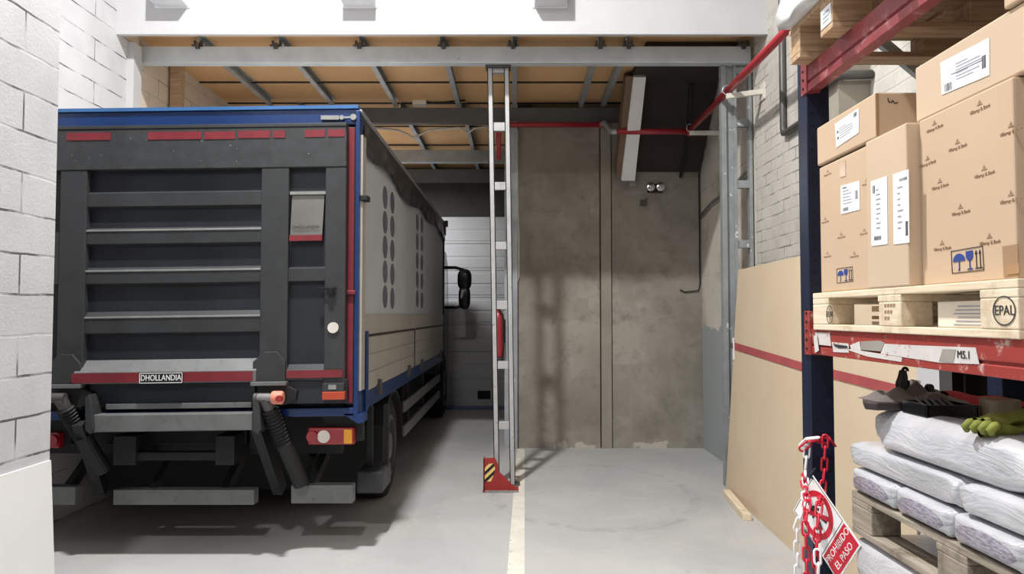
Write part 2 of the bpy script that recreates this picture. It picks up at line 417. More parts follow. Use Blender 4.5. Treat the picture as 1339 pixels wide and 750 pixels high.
struct('pillar_concrete', MB().box(1.125, 1.255, 9.52, 9.75, 0, 4.2), 'pilaster', 'narrow concrete pilaster between two dark joints in the back wall', 'pillar')
struct('wall_corridor', MB().box(0.05, 0.25, 9.75, 14.2, 0, 4.5), 'darkwall', 'dark side wall of the bay behind the column', 'wall')
struct('wall_end', MB().box(-4.4, 0.3, 14.02, 14.3, 3.56, 4.8), 'darkwall', 'dark wall over the far sectional door', 'wall')
struct('wall_end_side', MB().box(-4.4, -3.6, 14.02, 14.3, 0, 3.56), 'darkwall', 'dark wall at the left of the far sectional door', 'wall')
struct('pillar_right', MB().box(2.2, XR, 4.96, 5.35, 0, 8.5), 'pilaster', 'grey plaster pier on the brick wall above the boxes', 'pillar')
struct('floor_line', MB().prism([onZ(663, 752, 0.0), onZ(686, 752, 0.0), onZ(686, 587, 0.0), onZ(676, 587, 0.0)], (0, 0, 0.003)), 'floor_line', 'worn white line painted on the grey floor', 'floor marking')
struct('baseboard_left', MB().prism([(-2.41, -1, 0), (-2.35, -1, 0), (-2.402, -1, 0.95), (-2.41, -1, 0.95)], (0, 4.87, 0)), 'white', 'off white skirting panel at the foot of the near block wall', 'skirting')

# far sectional door: stacked panels
dm = root('door_1', (-1.8, 14.0, 0), 'pale sectional door of wide horizontal panels at the far end', 'door'); dm['kind'] = 'structure'
nP = 7; hp = 3.56 / nP
for i in range(nP):
    mb = MB(); z0 = i * hp + 0.003; z1 = (i + 1) * hp - 0.003
    mb.box(-3.6, 0.05, 13.93, 13.98, z0, z1)
    mb.box(-3.6, 0.05, 13.922, 13.93, z0 + 0.05, z0 + hp * 0.45); mb.box(-3.6, 0.05, 13.922, 13.93, z0 + hp * 0.52, z1 - 0.05)
    part('panel', mb, 'door', dm, bevel=0.006)
part('backing', MB().box(-3.6, 0.05, 13.975, 13.995, 0.0, 3.56), 'seam', dm)
part('vent', MB().box(-0.68, -0.44, 13.9, 13.925, 0.14, 0.29), 'black', dm, label='small black vent at the foot of the door')
part('daylight_strip', MB().box(-3.6, 0.05, 13.4, 13.9, 0.0, 0.012), 'bluelight', dm, label='blue strip painted for daylight leaking under the door')  # blue slab stands in for daylight leaking under the door

# mezzanine: boards, joists, beams
dk = MB()
ys = [YW + 0.2] + [onZ(500, 107, DECK)[1], 9.7, 10.9, 12.1, 13.2, 14.3]
struct('ceiling', MB().box(-4.4, 3.2, YW + 0.05, 14.3, DECK, DECK + 0.05), 'deck', 'orange brown chipboard underside of the mezzanine', 'ceiling')
for y in ys[1:-1]:
    dk.box(XL, XR, y - 0.018, y + 0.018, DECK - 0.012, DECK)
struct('trim_seam', dk, 'seam', 'dark joints between the ceiling boards', 'ceiling trim')
BT = 4.405         # top of the beams, where the joists sit
def ibeam(name, y, x0, x1, z0, z1, mat, label, cat='beam'):
    mb = MB(); w = 0.11; t = 0.014
    prof = [(y, z0), (y + w, z0), (y + w, z0 + t), (y + 0.03, z0 + t), (y + 0.03, z1 - t), (y + w, z1 - t), (y + w, z1), (y, z1), ]
    mb.prism([(x0, a, b) for a, b in prof], (x1 - x0, 0, 0))
    return single(name, mb, mat, ((x0 + x1) / 2, y, z0), label, cat, bevel=0.004)
ibeam('steel_beam', 7.35, onY(158, 70, 7.35)[0], onY(982, 70, 7.35)[0], 4.238, BT, 'beamgrey', 'long pale blue grey steel beam under the white wall across the opening')
ibeam('steel_beam', 9.55, XL, XR - 0.02, 4.205, BT, 'beamdark', 'dark steel beam over the concrete wall, just beyond the column')
ibeam('steel_beam', 12.0, XL, 0.05, 4.2, BT, 'galv', 'pale steel beam high over the front of the truck, before the far door')
ibeam('steel_beam', 13.6, XL, 0.05, 4.16, BT, 'beamdark', 'dark steel beam right above the far sectional door')
jx = [(-3.35, 'leftmost joist'), (0, 0)]
def joist_mesh(y0, y1):
    mb = MB(); t = 0.006; w = 0.055
    mb.prism([(a, y0, b) for a, b in ((-w / 2, BT), (w / 2, BT), (w / 2, BT + 0.022), (w / 2 - t, BT + 0.022), (w / 2 - t, BT + t), (-w / 2 + t, BT + t), (-w / 2 + t, DECK - t), (w / 2, DECK - t), (w / 2, DECK), (-w / 2, DECK))], (0, y1 - y0, 0))
    return mb
fx = [onZ(x, 85, BT)[0] for x in (198, 292, 389, 487, 585, 673, 777, 812)]
o = single('ceiling_joist', joist_mesh(7.33, 9.54), 'galv', (0, 7.35, BT), 'x', 'joist', 'joists between the front beam and the second beam')
names = ['leftmost galvanised joist over the truck, next to the tan wall', 'second galvanised joist from the left wall, over the left of the truck', 'third galvanised joist from the left wall, over the middle of the truck',
         'fourth galvanised joist from the left wall, over the corner of the truck', 'galvanised joist just left of the tall column', 'galvanised joist just right of the tall column head', 'galvanised joist midway between the column and the dark stair', 'galvanised joist beside the dark stair']
for i, x in enumerate(fx):
    q = o if i == 0 else dup(o, (0, 0, 0))
    q.location = (x, 7.35, BT); q['label'] = names[i]
o2 = single('ceiling_joist', joist_mesh(9.68, 14.0), 'galv', (0, 9.7, BT), 'x', 'joist', 'joists beyond the second beam')
nm2 = ['galvanised joist beyond the dark beam, above the rear of the truck roof edge', 'galvanised joist beyond the dark beam, leftmost seen past the truck corner', 'galvanised joist beyond the dark beam, nearest the column']
for i, (x, y) in enumerate([(420, 170), (538, 166), (612, 170)]):
    X = onZ(x, y, BT)[0]; q = o2 if i == 0 else dup(o2, (0, 0, 0)); q.location = (X, 9.7, BT); q['label'] = nm2[i]
# beam clips above the front beam, where each joist crosses
def clip_mesh():
    mb = MB(); mb.box(-0.06, 0.06, 7.33, 7.42, BT, BT + 0.012); mb.box(-0.02, 0.02, 7.325, 7.35, BT - 0.03, BT + 0.03)
    mb.lathe([(0.014, 0.0), (0.014, 0.05)], (-0.035, 7.36, BT + 0.01)); mb.lathe([(0.014, 0), (0.014, 0.05)], (0.035, 7.36, BT + 0.01)); return mb
cl = single('beam_clip', clip_mesh(), 'clamp', (0, 7.35, BT), 'x', 'clip', 'clips on the front beam')
cn = ['beam clip at the left end of the front beam', 'beam clip on the front beam above the left half of the truck', 'beam clip on the front beam below the middle wall box', 'beam clip on the front beam midway between middle wall box and column',
      'beam clip on the front beam right above the tall column', 'beam clip on the front beam, left of the pair right of the column', 'beam clip on the front beam, right of the pair right of the column', 'beam clip at the right end of the front beam']
for i, x in enumerate((259, 361, 470, 580, 671, 785, 822, 972)):
    q = cl if i == 0 else dup(cl, (0, 0, 0)); q.location = (onY(x, 60, 7.35)[0], 7.35, BT); q['label'] = cn[i]
# grey projecting boxes on the white wall
bx = root('wall_box', (0, YW, 4.62), 'x', 'wall box', 'grey boxes high on the white wall')
part('housing', MB().box(-0.15, 0.15, YW - 0.17, YW, 4.635, 4.95), 'greybox', bx, bevel=0.006)
part('base_plate', MB().box(-0.165, 0.165, YW - 0.012, YW, 4.627, 4.96), 'white', bx)
for i, (x, l) in enumerate(((226, 'leftmost grey box projecting from the top of the white wall'), (471, 'middle grey box projecting from the top of the white wall'), (719, 'grey box projecting from the white wall, right of the tall column'))):
    q = bx if i == 0 else dup(bx, (0, 0, 0)); q.location = (onY(x, 5, YW)[0], YW, 4.62); q['label'] = l

# timber post and white jamb inside left of the opening
single('timber_post', MB().box(-3.765, -3.65, 8.0, 8.11, 0, DECK - 0.0), 'pine_x', (-3.66, 8.05, 0), 'pale timber post against the tan wall behind the truck', 'post', bevel=0.004)
struct('trim_jamb', MB().box(XL, XL + 0.07, 7.15, 7.3, 0, 4.375), 'plaster', 'white jamb at the left of the opening', 'trim')

# ================================================================== COLUMN, FRAMES, PIPES
lt = root('steel_column', (-0.08, 7.5, 0), 'tall pale ladder-like steel column standing at the white floor line', 'column')
lx = [(-0.245, -0.17), (-0.075, -0.012)]     # x at the top and foot of the two uprights
def upright(xt, xb, y, z0=0.0, z1=4.235, w=0.055, d=0.075):
    mb = MB()
    for (dx0, dx1, dy0, dy1) in ((-w / 2, w / 2, 0, 0.008), (-w / 2, -w / 2 + 0.008, 0, d), (w / 2 - 0.008, w / 2, 0, d), ):
        mb.hexa([(xb + dx0, y + dy0, z0), (xb + dx1, y + dy0, z0), (xb + dx1, y + dy1, z0), (xb + dx0, y + dy1, z0), (xt + dx0, y + dy0, z1), (xt + dx1, y + dy0, z1), (xt + dx1, y + dy1, z1), (xt + dx0, y + dy1, z1)])
    return mb
for xt, xb in lx: part('upright', upright(xt, xb, 7.47), 'ladder', lt)
for ya, yb in ((84, 95), (160, 171), (238, 248), (316, 326), (393, 404), (472, 482), (551, 561)):
    za, zb = onY(655, yb, 7.48)[2], onY(655, ya, 7.48)[2]; t = (za / 4.235)
    xa = lx[0][1] + (lx[0][0] - lx[0][1]) * t; xc = lx[1][1] + (lx[1][0] - lx[1][1]) * t
    part('rung', MB().box(xa + 0.024, xc - 0.024, 7.475, 7.53, za, zb), 'ladder', lt, bevel=0.003)
part('head_plate', MB().box(-0.29, -0.03, 7.4, 7.56, 4.222, 4.237), 'clamp', lt, label='dark head plate bolted under the beam')
part('base_plate', MB().box(-0.25, 0.06, 7.44, 7.6, 0, 0.012), 'clamp', lt)

gd = root('column_guard', (-0.13, 7.2, 0), 'red steel guard with yellow and black stripes at the foot of the column', 'guard')
gp = [onY(x, y, 7.2) for x, y in ((632, 599), (647, 598), (651, 606), (653, 617), (661, 624), (672, 636), (674, 641), (632, 641))]
part('front_plate', MB().prism(gp, (0, 0.016, 0)), 'guard', gd, bevel=0.003)
g0 = gp[0]
part('side_plate', MB().prism([(g0.x, 7.2, 0.0), (g0.x, 7.2, g0.z), (g0.x, 7.3, g0.z), (g0.x, 7.42, 0.0)], (0.014, 0, 0)), 'guard', gd, bevel=0.003)
part('foot_plate', MB().box(g0.x - 0.005, gp[6].x + 0.03, 7.165, 7.4, 0.0, 0.012), 'guard', gd, bevel=0.003)
part('lip', MB().box(g0.x + 0.02, gp[6].x + 0.025, 7.15, 7.2, 0.0, 0.016), 'worn', gd, label='worn pale lip')
sp = [onY(x, y, 7.197) for x, y in ((634, 612), (638, 606), (646, 605.5), (647.5, 614), (645, 622), (642, 629), (634, 629.5))]
part('hazard_sticker', MB().prism(sp, (0, 0.002, 0)), 'hazard', gd, label='yellow and black striped sticker')

fr = root('steel_frame', (2.2, 7.5, 0), 'blue grey ladder frame of steel posts against the right wall by the leaning board', 'frame')
xa, xb = onY(942, 300, 7.5)[0], onY(962, 300, 7.5)[0]
mb = MB(); mb.box(xa, xa + 0.05, 7.42, 7.5, 0, 4.238); mb.box(xa + 0.05, xb - 0.03, 7.45, 7.46, 0, 4.238); mb.box(xb - 0.03, xb, 7.42, 7.5, 0, 4.238)
part('post', mb, 'frame', fr)
xc, xd = onY(978, 300, 7.5)[0], min(onY(990, 300, 7.5)[0], XR - 0.005)
part('post', MB().box(xc, xd, 7.42, 7.5, 0, 4.238), 'frame', fr, bevel=0.004)
for y0, y1 in ((88, 97), (156, 166), (236, 246), (314, 324), (392, 402)):
    part('rung', MB().box(xb, xc, 7.43, 7.49, onY(970, y1, 7.45)[2], onY(970, y0, 7.45)[2]), 'frame', fr, bevel=0.003)

# corner post, cable and extinguisher behind the column
single('angle_post', MB().prism([(a, b, 0) for a, b in ((-0.12, 9.47), (0.045, 9.47), (0.045, 9.54), (0.03, 9.54), (0.03, 9.485), (-0.12, 9.485))], (0, 0, 4.2)), 'galv', (-0.04, 9.48, 0), 'grey steel angle post at the left edge of the concrete wall', 'post')
p0 = onY(676.5, 170, 9.54); p1 = onY(678, 362, 9.54)
single('wall_cable', MB().tube([(p0.x, 9.535, p0.z), (p0.x + 0.005, 9.535, 3.0), (p1.x, 9.535, p1.z + 0.5), (p1.x, 9.535, p1.z), (p1.x - 0.02, 9.535, p1.z - 0.05)], 0.014, 8), 'whitesteel', p1, 'thin pale cable running down the left edge of the concrete wall', 'cable', smooth=True)
fe = root('fire_extinguisher', (-0.2, 9.44, 1.17), 'red fire extinguisher hanging behind the tall column', 'fire extinguisher')
part('cylinder', MB().lathe([(0.07, 1.17), (0.078, 1.19), (0.078, 1.66), (0.06, 1.73), (0.03, 1.77)], (-0.2, 9.44, 0)), 'redpipe', fe, smooth=True)
part('valve', MB().lathe([(0.022, 1.77), (0.022, 1.82)], (-0.2, 9.44, 0)).box(-0.22, -0.1, 9.43, 9.45, 1.81, 1.835), 'black', fe)
part('hose', MB().tube([(-0.2, 9.36, 1.8), (-0.14, 9.35, 1.7), (-0.13, 9.35, 1.3), (-0.15, 9.36, 1.12), (-0.18, 9.38, 1.1)], 0.011, 8), 'black', fe, smooth=True)
part('bracket', MB().box(-0.14, -0.11, 9.43, 9.47, 1.35, 1.65), 'black', fe)

pr = root('sprinkler_pipe', (2.1, 7, 3.88), 'red sprinkler pipe running from the racking into the bay and across the stair', 'pipe')
pz = 3.885
run = [(2.1, 4.3, pz), (2.1, 8.8, pz + 0.02)]
part('long_run', MB().tube(run, 0.036, 14), 'redpipe', pr, smooth=True)
cxl = onY(807, 172, 8.83); 
part('cross_run', MB().tube([(2.1, 8.8, pz + 0.02), (cxl.x, 8.83, cxl.z)], 0.036, 14), 'redpipe', pr, smooth=True)
j0 = onY(785, 163, 9.4); e0 = onY(652, 163, 9.4)
part('coupling', MB().tube([(cxl.x, 8.83, cxl.z), (cxl.x - 0.06, 8.86, cxl.z), (j0.x + 0.05, 9.3, j0.z), (j0.x, 9.4, j0.z)], 0.032, 12), 'galv', pr, smooth=True, label='bare galvanised coupling')
part('wall_run', MB().tube([(j0.x, 9.4, j0.z), (e0.x + 0.05, 9.4, j0.z), (e0.x, 9.4, j0.z - 0.04), (e0.x, 9.4, j0.z - 0.45)], 0.034, 12), 'redpipe', pr, smooth=True)
part('flange', MB().lathe([(0.055, -0.03), (0.055, 0.03)], (2.1, 8.8, pz + 0.02), 'X'), 'redpipe', pr); part('flange', MB().lathe([(0.05, -0.015), (0.05, 0.015)], (j0.x, 9.4, j0.z), 'X'), 'redpipe', pr)
def bracket(a, b, label):
    a, b = Vector(a), Vector(b); t = root('pipe_bracket', a, label, 'bracket', 'pale pipe brackets on the right wall')
    part('arm', MB().bar(a, b, 0.04, 0.05), 'whitesteel', t, bevel=0.004)
    part('wall_plate', MB().box(XR - 0.015, XR, b.y - 0.06, b.y + 0.06, b.z - 0.08, b.z + 0.08), 'whitesteel', t)
    part('saddle', MB().tube([(a.x + 0.01 + 0.045 * math.cos(q), a.y, a.z + 0.062 + 0.045 * math.sin(q)) for q in [i * PI / 6 for i in range(13)]], 0.006, 6), 'galv', t)
bracket((2.06, 7.1, pz - 0.065), (XR - 0.012, 7.1, pz - 0.02), 'pale angle bracket under the red pipe, in front of the steel frame')
bracket((2.06, 8.6, pz - 0.05), (XR - 0.01, 8.6, pz - 0.05), 'pale angle bracket under the red pipe at its bend, by the dark stair')

# conduit on the brick wall
cz = 3.3
single('conduit', MB().tube([(XR - 0.03, 6.5, 6.0), (XR - 0.03, 6.5, cz + 0.06), (XR - 0.03, 6.49, cz + 0.01), (XR - 0.03, 6.42, cz), (XR - 0.03, 5.5, cz), (XR - 0.26, 5.34, cz - 0.01), (XR - 0.26, 4.96, cz + 0.01), (XR - 0.22, 4.92, cz + 0.015), (XR - 0.01, 4.92, cz + 0.02)], 0.03, 10), 'clamp', (XR - 0.03, 6.5, cz), 'dark conduit bent along the brick wall above the rack post', 'conduit', smooth=True)

# stair underside with its white stringer
st = root('staircase', (1.95, 9.0, 3.55), 'dark underside of a staircase with white stringer, over the concrete wall', 'staircase')
za, zb = 3.56, 4.50
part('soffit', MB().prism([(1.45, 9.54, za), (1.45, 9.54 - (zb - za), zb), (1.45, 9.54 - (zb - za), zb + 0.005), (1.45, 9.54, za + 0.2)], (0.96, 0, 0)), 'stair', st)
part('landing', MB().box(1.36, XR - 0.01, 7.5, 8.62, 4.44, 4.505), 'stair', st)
sa = onY(819, 235, 9.48); sb = onY(837, 97, 8.44)
part('stringer', MB().hexa([(1.36, 9.30, 3.40), (1.53, 9.30, 3.40), (1.53, 9.54, 3.58), (1.36, 9.54, 3.58), (1.36, 8.30, 4.40), (1.50, 8.30, 4.40), (1.50, 8.4, 4.505), (1.36, 8.4, 4.505)]), 'white', st, label='white painted stringer')
part('stringer_side', MB().hexa([(1.30, 9.34, 3.44), (1.36, 9.34, 3.44), (1.36, 9.54, 3.62), (1.30, 9.54, 3.62), (1.28, 8.34, 4.42), (1.36, 8.34, 4.42), (1.36, 8.5, 4.505), (1.28, 8.5, 4.505)]), 'stairbrown', st, label='brown side of the stringer')
part('hanging_chain', MB().tube([onY(903, 110, 8.55), onY(900, 172, 8.9), onY(896, 200, 9.2), onY(890, 231, 9.49)], 0.022, 6), 'black', st, label='dark fringe hanging down the soffit')
el = root('emergency_light', onY(857, 244, 9.55), 'twin spot emergency light with two round lamps on the concrete wall', 'emergency light')
c = onY(857, 245, 9.5)
part('housing', MB().box(c.x - 0.1, c.x + 0.1, 9.5, 9.55, c.z - 0.06, c.z + 0.05), 'black', el, bevel=0.01)
for px in (851, 864):
    q = onY(px, 244, 9.45)
    part('lamp_head', MB().lathe([(0.03, 9.52 - 9.45), (0.055, 0.02), (0.058, 0.0), (0.045, -0.006), (0.005, -0.012)], (q.x, 9.45, q.z), 'Y'), 'chrome', el, smooth=True)
q = onY(827, 241, 9.55); single('junction_box', MB().box(q.x - 0.05, q.x + 0.05, 9.49, 9.55, q.z - 0.035, q.z + 0.045), 'greyplastic', q, 'small grey junction box left of the twin spot light', 'junction box', bevel=0.008)
q = onY(841, 265, 9.55); mb = MB().box(q.x - 0.04, q.x + 0.04, 9.51, 9.55, q.z - 0.035, q.z + 0.035); mb.bar((q.x - 0.05, 9.5, q.z - 0.04), (q.x + 0.05, 9.5, q.z + 0.05), 0.02, 0.02)
single('wall_socket', mb, 'clamp', q, 'small dark socket under the grey junction box', 'socket', bevel=0.004)
q = onY(920, 240, 9.54); single('wall_cable', MB().tube([(2.40, 9.53, 3.55), (2.40, 9.53, 2.1), (2.38, 9.53, 2.02), (2.2, 9.53, 2.0), (2.14, 9.53, 2.03)], 0.008, 6), 'black', (2.4, 9.53, 2.0), 'black cable down the right corner of the concrete wall with a stray end', 'cable', smooth=True)
mb = MB()
for k in range(2): mb.tube([(XR + 0.0, 9.5, 3.0 - 0.04 * k), (XR + 0.0, 9.0, 3.08 - 0.04 * k), (XR + 0.0, 8.2, 3.12 - 0.04 * k), (XR + 0.0, 7.55, 3.2 - 0.04 * k)], 0.018, 6)
single('wall_cables', mb, 'greyplastic', (XR, 8.5, 3.1), 'pair of grey cables along the plastered wall behind the steel frame', 'cables', smooth=True)
# ceiling cable and its junction box
q = onZ(549, 132, DECK); single('junction_box', MB().box(q.x - 0.09, q.x + 0.09, q.y - 0.06, q.y + 0.06, DECK - 0.06, DECK), 'whitesteel', q, 'pale junction box under the orange ceiling boards', 'junction box', bevel=0.006)
single('ceiling_cable', MB().tube([(q.x + 0.08, q.y, DECK - 0.02), (q.x + 0.3, q.y + 0.02, DECK - 0.015), (q.x + 0.6, q.y - 0.1, DECK - 0.02)], 0.012, 6), 'black', (q.x + 0.3, q.y, DECK), 'black cable from the junction box to a joist', 'cable', smooth=True)
y = 9.72; z = 4.17
pts = []
for x, yy in ((465, 165), (500, 168), (520, 170), (532, 175), (540, 180), (548, 177), (560, 170), (600, 167), (612, 174), (620, 168), (641, 165)): pts.append(onY(x, yy, y))
single('ceiling_cable', MB().tube(pts, 0.016, 6), 'whitesteel', pts[5], 'white cable sagging under the dark beam left of the column', 'cable', smooth=True)

# ================================================================== TRUCK
YT = 5.30; TX0, TX1 = -3.62, -1.125; TC = (TX0 + TX1) / 2
tr = root('truck', (TC, 8.5, 0), 'grey curtain sided lorry with dark tail lift folded up, parked at the left', 'truck')
def tp(x, y, Y=YT): return onY(x, y, Y)
RB = 0.0135
def roll(mb):   # the body leans very slightly on its springs
    for v in mb.bm.verts: v.co.z += RB * (v.co.x + 1.3)
    return mb
def tpart(name, mb, mat, parent=None, smooth=False, bevel=0.0, label=None, lean=True):
    return part(name, roll(mb) if lean else mb, mat, parent or tr, smooth, bevel, label)
ZB, ZT = 1.07, 3.20
# body shell
tpart('body', MB().box(TX0 + 0.03, TX1 - 0.03, YT + 0.06, 11.8, ZB + 0.05, ZT - 0.05), 'tarp')
tpart('roof', MB().prism([(TX0, YT + 0.02, ZT - 0.04), (TX0, YT + 0.02, ZT - 0.01), (TC, YT + 0.02, ZT), (TX1, YT + 0.02, ZT - 0.01), (TX1, YT + 0.02, ZT - 0.04)], (0, 6.5, 0)), 'roof')
tpart('side_curtain', MB().box(TX1 - 0.03, TX1 - 0.004, YT + 0.12, 11.76, 1.55, 3.05), 'tarp', label='pale grey side curtain')
# printed dots, two double rows
def dot(Y, z, ry, rz): tpart('printed_dot', MB().prism([(TX1 - 0.004, Y + ry * math.cos(a), z + rz * math.sin(a)) for a in [i * PI / 12 for i in range(24)]], (0.003, 0, 0)), 'dots')
for i in range(5):
    for px, y0, dy in ((504, 258, 32.4), (513.5, 265, 31.2)):
        p = onX(px, y0 + i * dy, TX1); dot(p.y, p.z - RB * (TX1 + 1.3), 0.115, 0.1)
    for px, y0, dy in ((546, 291, 24.8), (552, 294, 24.6)):
        p = onX(px, y0 + i * dy, TX1); dot(p.y, p.z - RB * (TX1 + 1.3), 0.115, 0.1)
# wrinkled dark flap along the roof edge
def flapf(u, v):
    Y = YT + 0.1 + u * 6.4; w = 0.012 * math.sin(Y * 5.1 + v * 2) + 0.009 * math.sin(Y * 13.7 - v * 5); low = 2.90 + 0.035 * math.sin(Y * 3.1) + 0.03 * math.sin(Y * 1.3 + 1) + 0.02 * (Y - 5.3) / 6
    return Vector((TX1 + 0.014 + w * (1 - v) + 0.02 * (1 - v), Y, low + (ZT - 0.03 - low) * v))
mb = MB().grid(flapf, 90, 6); tpart('roof_flap', mb, 'tarpflap', smooth=True, label='dark crumpled tarpaulin flap under the roof edge')
mb = MB().box(TX1 - 0.03, TX1 + 0.02, YT + 0.03, 11.82, ZT - 0.045, ZT - 0.005); tpart('roof_rail', mb, 'worn', bevel=0.006, label='bright aluminium roof rail')
mb = MB().box(TX1 - 0.02, TX1 + 0.035, 11.7, 11.86, 2.98, 3.2); mb.lathe([(0.03, -0.05), (0.03, 0.05)], (TX1 + 0.04, 11.8, 3.16)); tpart('corner_latch', mb, 'clamp')
tpart('curtain_rail', MB().box(TX1 - 0.02, TX1 + 0.008, YT + 0.12, 11.78, 1.55, 1.70), 'dropside', label='plain aluminium band under the curtain')
# dropside panels and their posts
for Y0, Y1 in ((5.66, 8.33), (8.45, 11.72)):
    pn = MB(); pn.box(TX1 - 0.03, TX1 + 0.004, Y0, Y1, 1.12, 1.545)
    for k in range(3): pn.box(TX1 + 0.004, TX1 + 0.01, Y0 + 0.03, Y1 - 0.03, 1.135 + k * 0.136, 1.135 + k * 0.136 + 0.124)
    dp = tpart('dropside_panel', pn, 'dropside', bevel=0.003)
    tpart('seal', MB().box(TX1 + 0.004, TX1 + 0.014, Y0, Y1, 1.535, 1.552).box(TX1, TX1 + 0.012, Y1, Y1 + 0.03, 1.1, 1.55), 'seam', dp)
    for yy in (Y0 + 0.45, Y1 - 0.5): tpart('hinge', MB().box(TX1, TX1 + 0.035, yy - 0.04, yy + 0.04, 1.05, 1.17), 'clamp', dp)
tpart('stake_post', MB().box(TX1 - 0.02, TX1 + 0.02, 5.56, 5.65, 0.98, 1.58), 'bluepaint', bevel=0.005, label='blue stake post')
tpart('stake_post', MB().box(TX1 - 0.02, TX1 + 0.015, 11.72, 11.82, 1.0, 3.1), 'chassis', bevel=0.005)
tpart('side_rail', MB().box(TX1 - 0.1, TX1 + 0.0, 5.4, 11.8, 0.985, 1.115), 'bluepaint', bevel=0.006, label='blue side rail under the dropsides')
tpart('floor_frame', MB().box(TX0 + 0.02, TX1 - 0.1, YT + 0.05, 11.8, 0.97, 1.12), 'chassis')
# rear frame
hd = tpart('rear_header', MB().box(TX0, TX1 - 0.005, YT - 0.02, YT + 0.06, 3.07, 3.185), 'bluepaint', bevel=0.006, label='blue header rail across the rear')
tpart('header_lip', MB().box(TX0, TX1 + 0.005, YT - 0.035, YT + 0.06, 3.185, 3.21), 'bluelight', hd, label='lighter blue lip')
a, b = tp(420, 154, 5.26), tp(464, 153, 5.26)
mb = MB(); mb.bar((a.x, 5.262, a.z), (a.x + 0.13, 5.262, a.z), 0.025, 0.03); mb.bar((a.x + 0.1, 5.262, a.z), (b.x, 5.262, b.z), 0.012, 0.012); mb.lathe([(0.016, -0.03), (0.016, 0.0)], (a.x + 0.15, 5.275, a.z), 'Y'); mb.lathe([(0.022, -0.02), (0.022, 0.0)], (b.x - 0.01, 5.272, b.z), 'Y')
part('latch', mb, 'worn', hd, label='pale steel latch')
tpart('corner_post', MB().box(-1.200, TX1 - 0.012, YT - 0.03, YT + 0.05, 1.07, 3.05), 'chassis', bevel=0.004)
tpart('reflective_strip', MB().box(-1.192, TX1 - 0.02, YT - 0.034, YT - 0.029, 1.08, 3.045), 'redtape', label='red reflective strip down the corner post')
tpart('corner_trim', MB().box(TX1 - 0.012, TX1 + 0.018, YT - 0.035, YT + 0.1, 0.98, 3.17), 'bluepaint', bevel=0.004, label='blue corner trim')
tpart('corner_tube', MB().box(TX1 + 0.018, TX1 + 0.035, YT + 0.0, YT + 0.12, 1.16, 3.0), 'dropside', label='pale corner strip')
tpart('corner_post', MB().box(TX0, TX0 + 0.06, YT - 0.03, YT + 0.05, 1.07, 3.05), 'chassis', bevel=0.004)
tpart('rear_sill', MB().box(TX0, TX1 + 0.01, YT - 0.03, YT + 0.1, 0.985, 1.045), 'bluepaint', bevel=0.005, label='blue rear sill')
tpart('corner_gusset', MB().prism([tp(448, 541, 5.27), tp(476, 541, 5.27), tp(476, 552, 5.27), tp(468, 554, 5.27)], (0, 0.12, 0)), 'bluepaint', label='blue corner gusset')
tpart('clasp', MB().box(TX1 - 0.09, TX1 + 0.0, YT - 0.055, YT - 0.03, 1.845, 1.875), 'redtape', bevel=0.006)
tpart('clasp', MB().box(TX1 + 0.02, TX1 + 0.075, YT - 0.02, YT + 0.08, 2.52, 2.56), 'black', bevel=0.006)
# tail lift platform (folded up): pixel outlines read on its own plane
YP = 5.19
lift = part('tail_lift', roll(MB().box(TX0 + 0.01, tp(452, 300, YP)[0], YP + 0.05, YP + 0.085, 1.13, 3.04)), 'charcoal2', tr, label='dark grey folded tail lift platform')
def X(px): return tp(px, 300, YP)[0]
def Zp(py, px=226): return tp(px, py, YP)[2] - RB * (tp(px, py, YP)[0] + 1.3)
def lp(name, mb, mat, bevel=0.0, label=None, smooth=False): return part(name, roll(mb), mat, lift, smooth, bevel, label)
lp('top_band', MB().box(TX0 + 0.01, X(452), YP - 0.005, YP + 0.06, Zp(221), Zp(168)), 'scuffed', 0.006)
lp('edge', MB().box(TX0 + 0.01, X(452), YP - 0.01, YP + 0.06, Zp(168), Zp(163.5)), 'charcoal', 0.003, None)
for xa_, xb_ in ((77.5, 112), (341, 377), (425, 452)):
    lp('stiffener', MB().box(X(xa_), X(xb_), YP, YP + 0.06, Zp(504), Zp(221)), 'charcoal', 0.006)
def rib(x0, x1, y0, y1, lip):
    z1, z0 = Zp(y0), Zp(y1)
    return MB().prism([(X(x0), YP + 0.055, z1 + 0.004), (X(x0), YP + 0.012, z1 - lip), (X(x0), YP + 0.012, z0 + 0.015), (X(x0), YP + 0.055, z0)], (X(x1) - X(x0), 0, 0))
for y0, y1, lipd in ((249, 271, 0.012), (296, 320, 0.025), (348, 372, 0.03), (406, 437, 0.045)):
    rb_ = lp('rib', rib(111, 342, y0, y1, lipd), 'charcoal')
    if y0 > 260: lp('rib_lip', MB().box(X(111.5), X(341), YP + 0.006, YP + 0.03, Zp(y0) - lipd - 0.004, Zp(y0) - lipd + 0.010), 'worn', 0.003, 'bare worn lip of the rib, pale strip for its highlight')  # worn lip strip also paints the highlight along the rib top
lp('rib', rib(376, 426, 351, 372, 0.012), 'charcoal')
lp('rib', rib(70, 78, 300, 372, 0.012), 'charcoal')
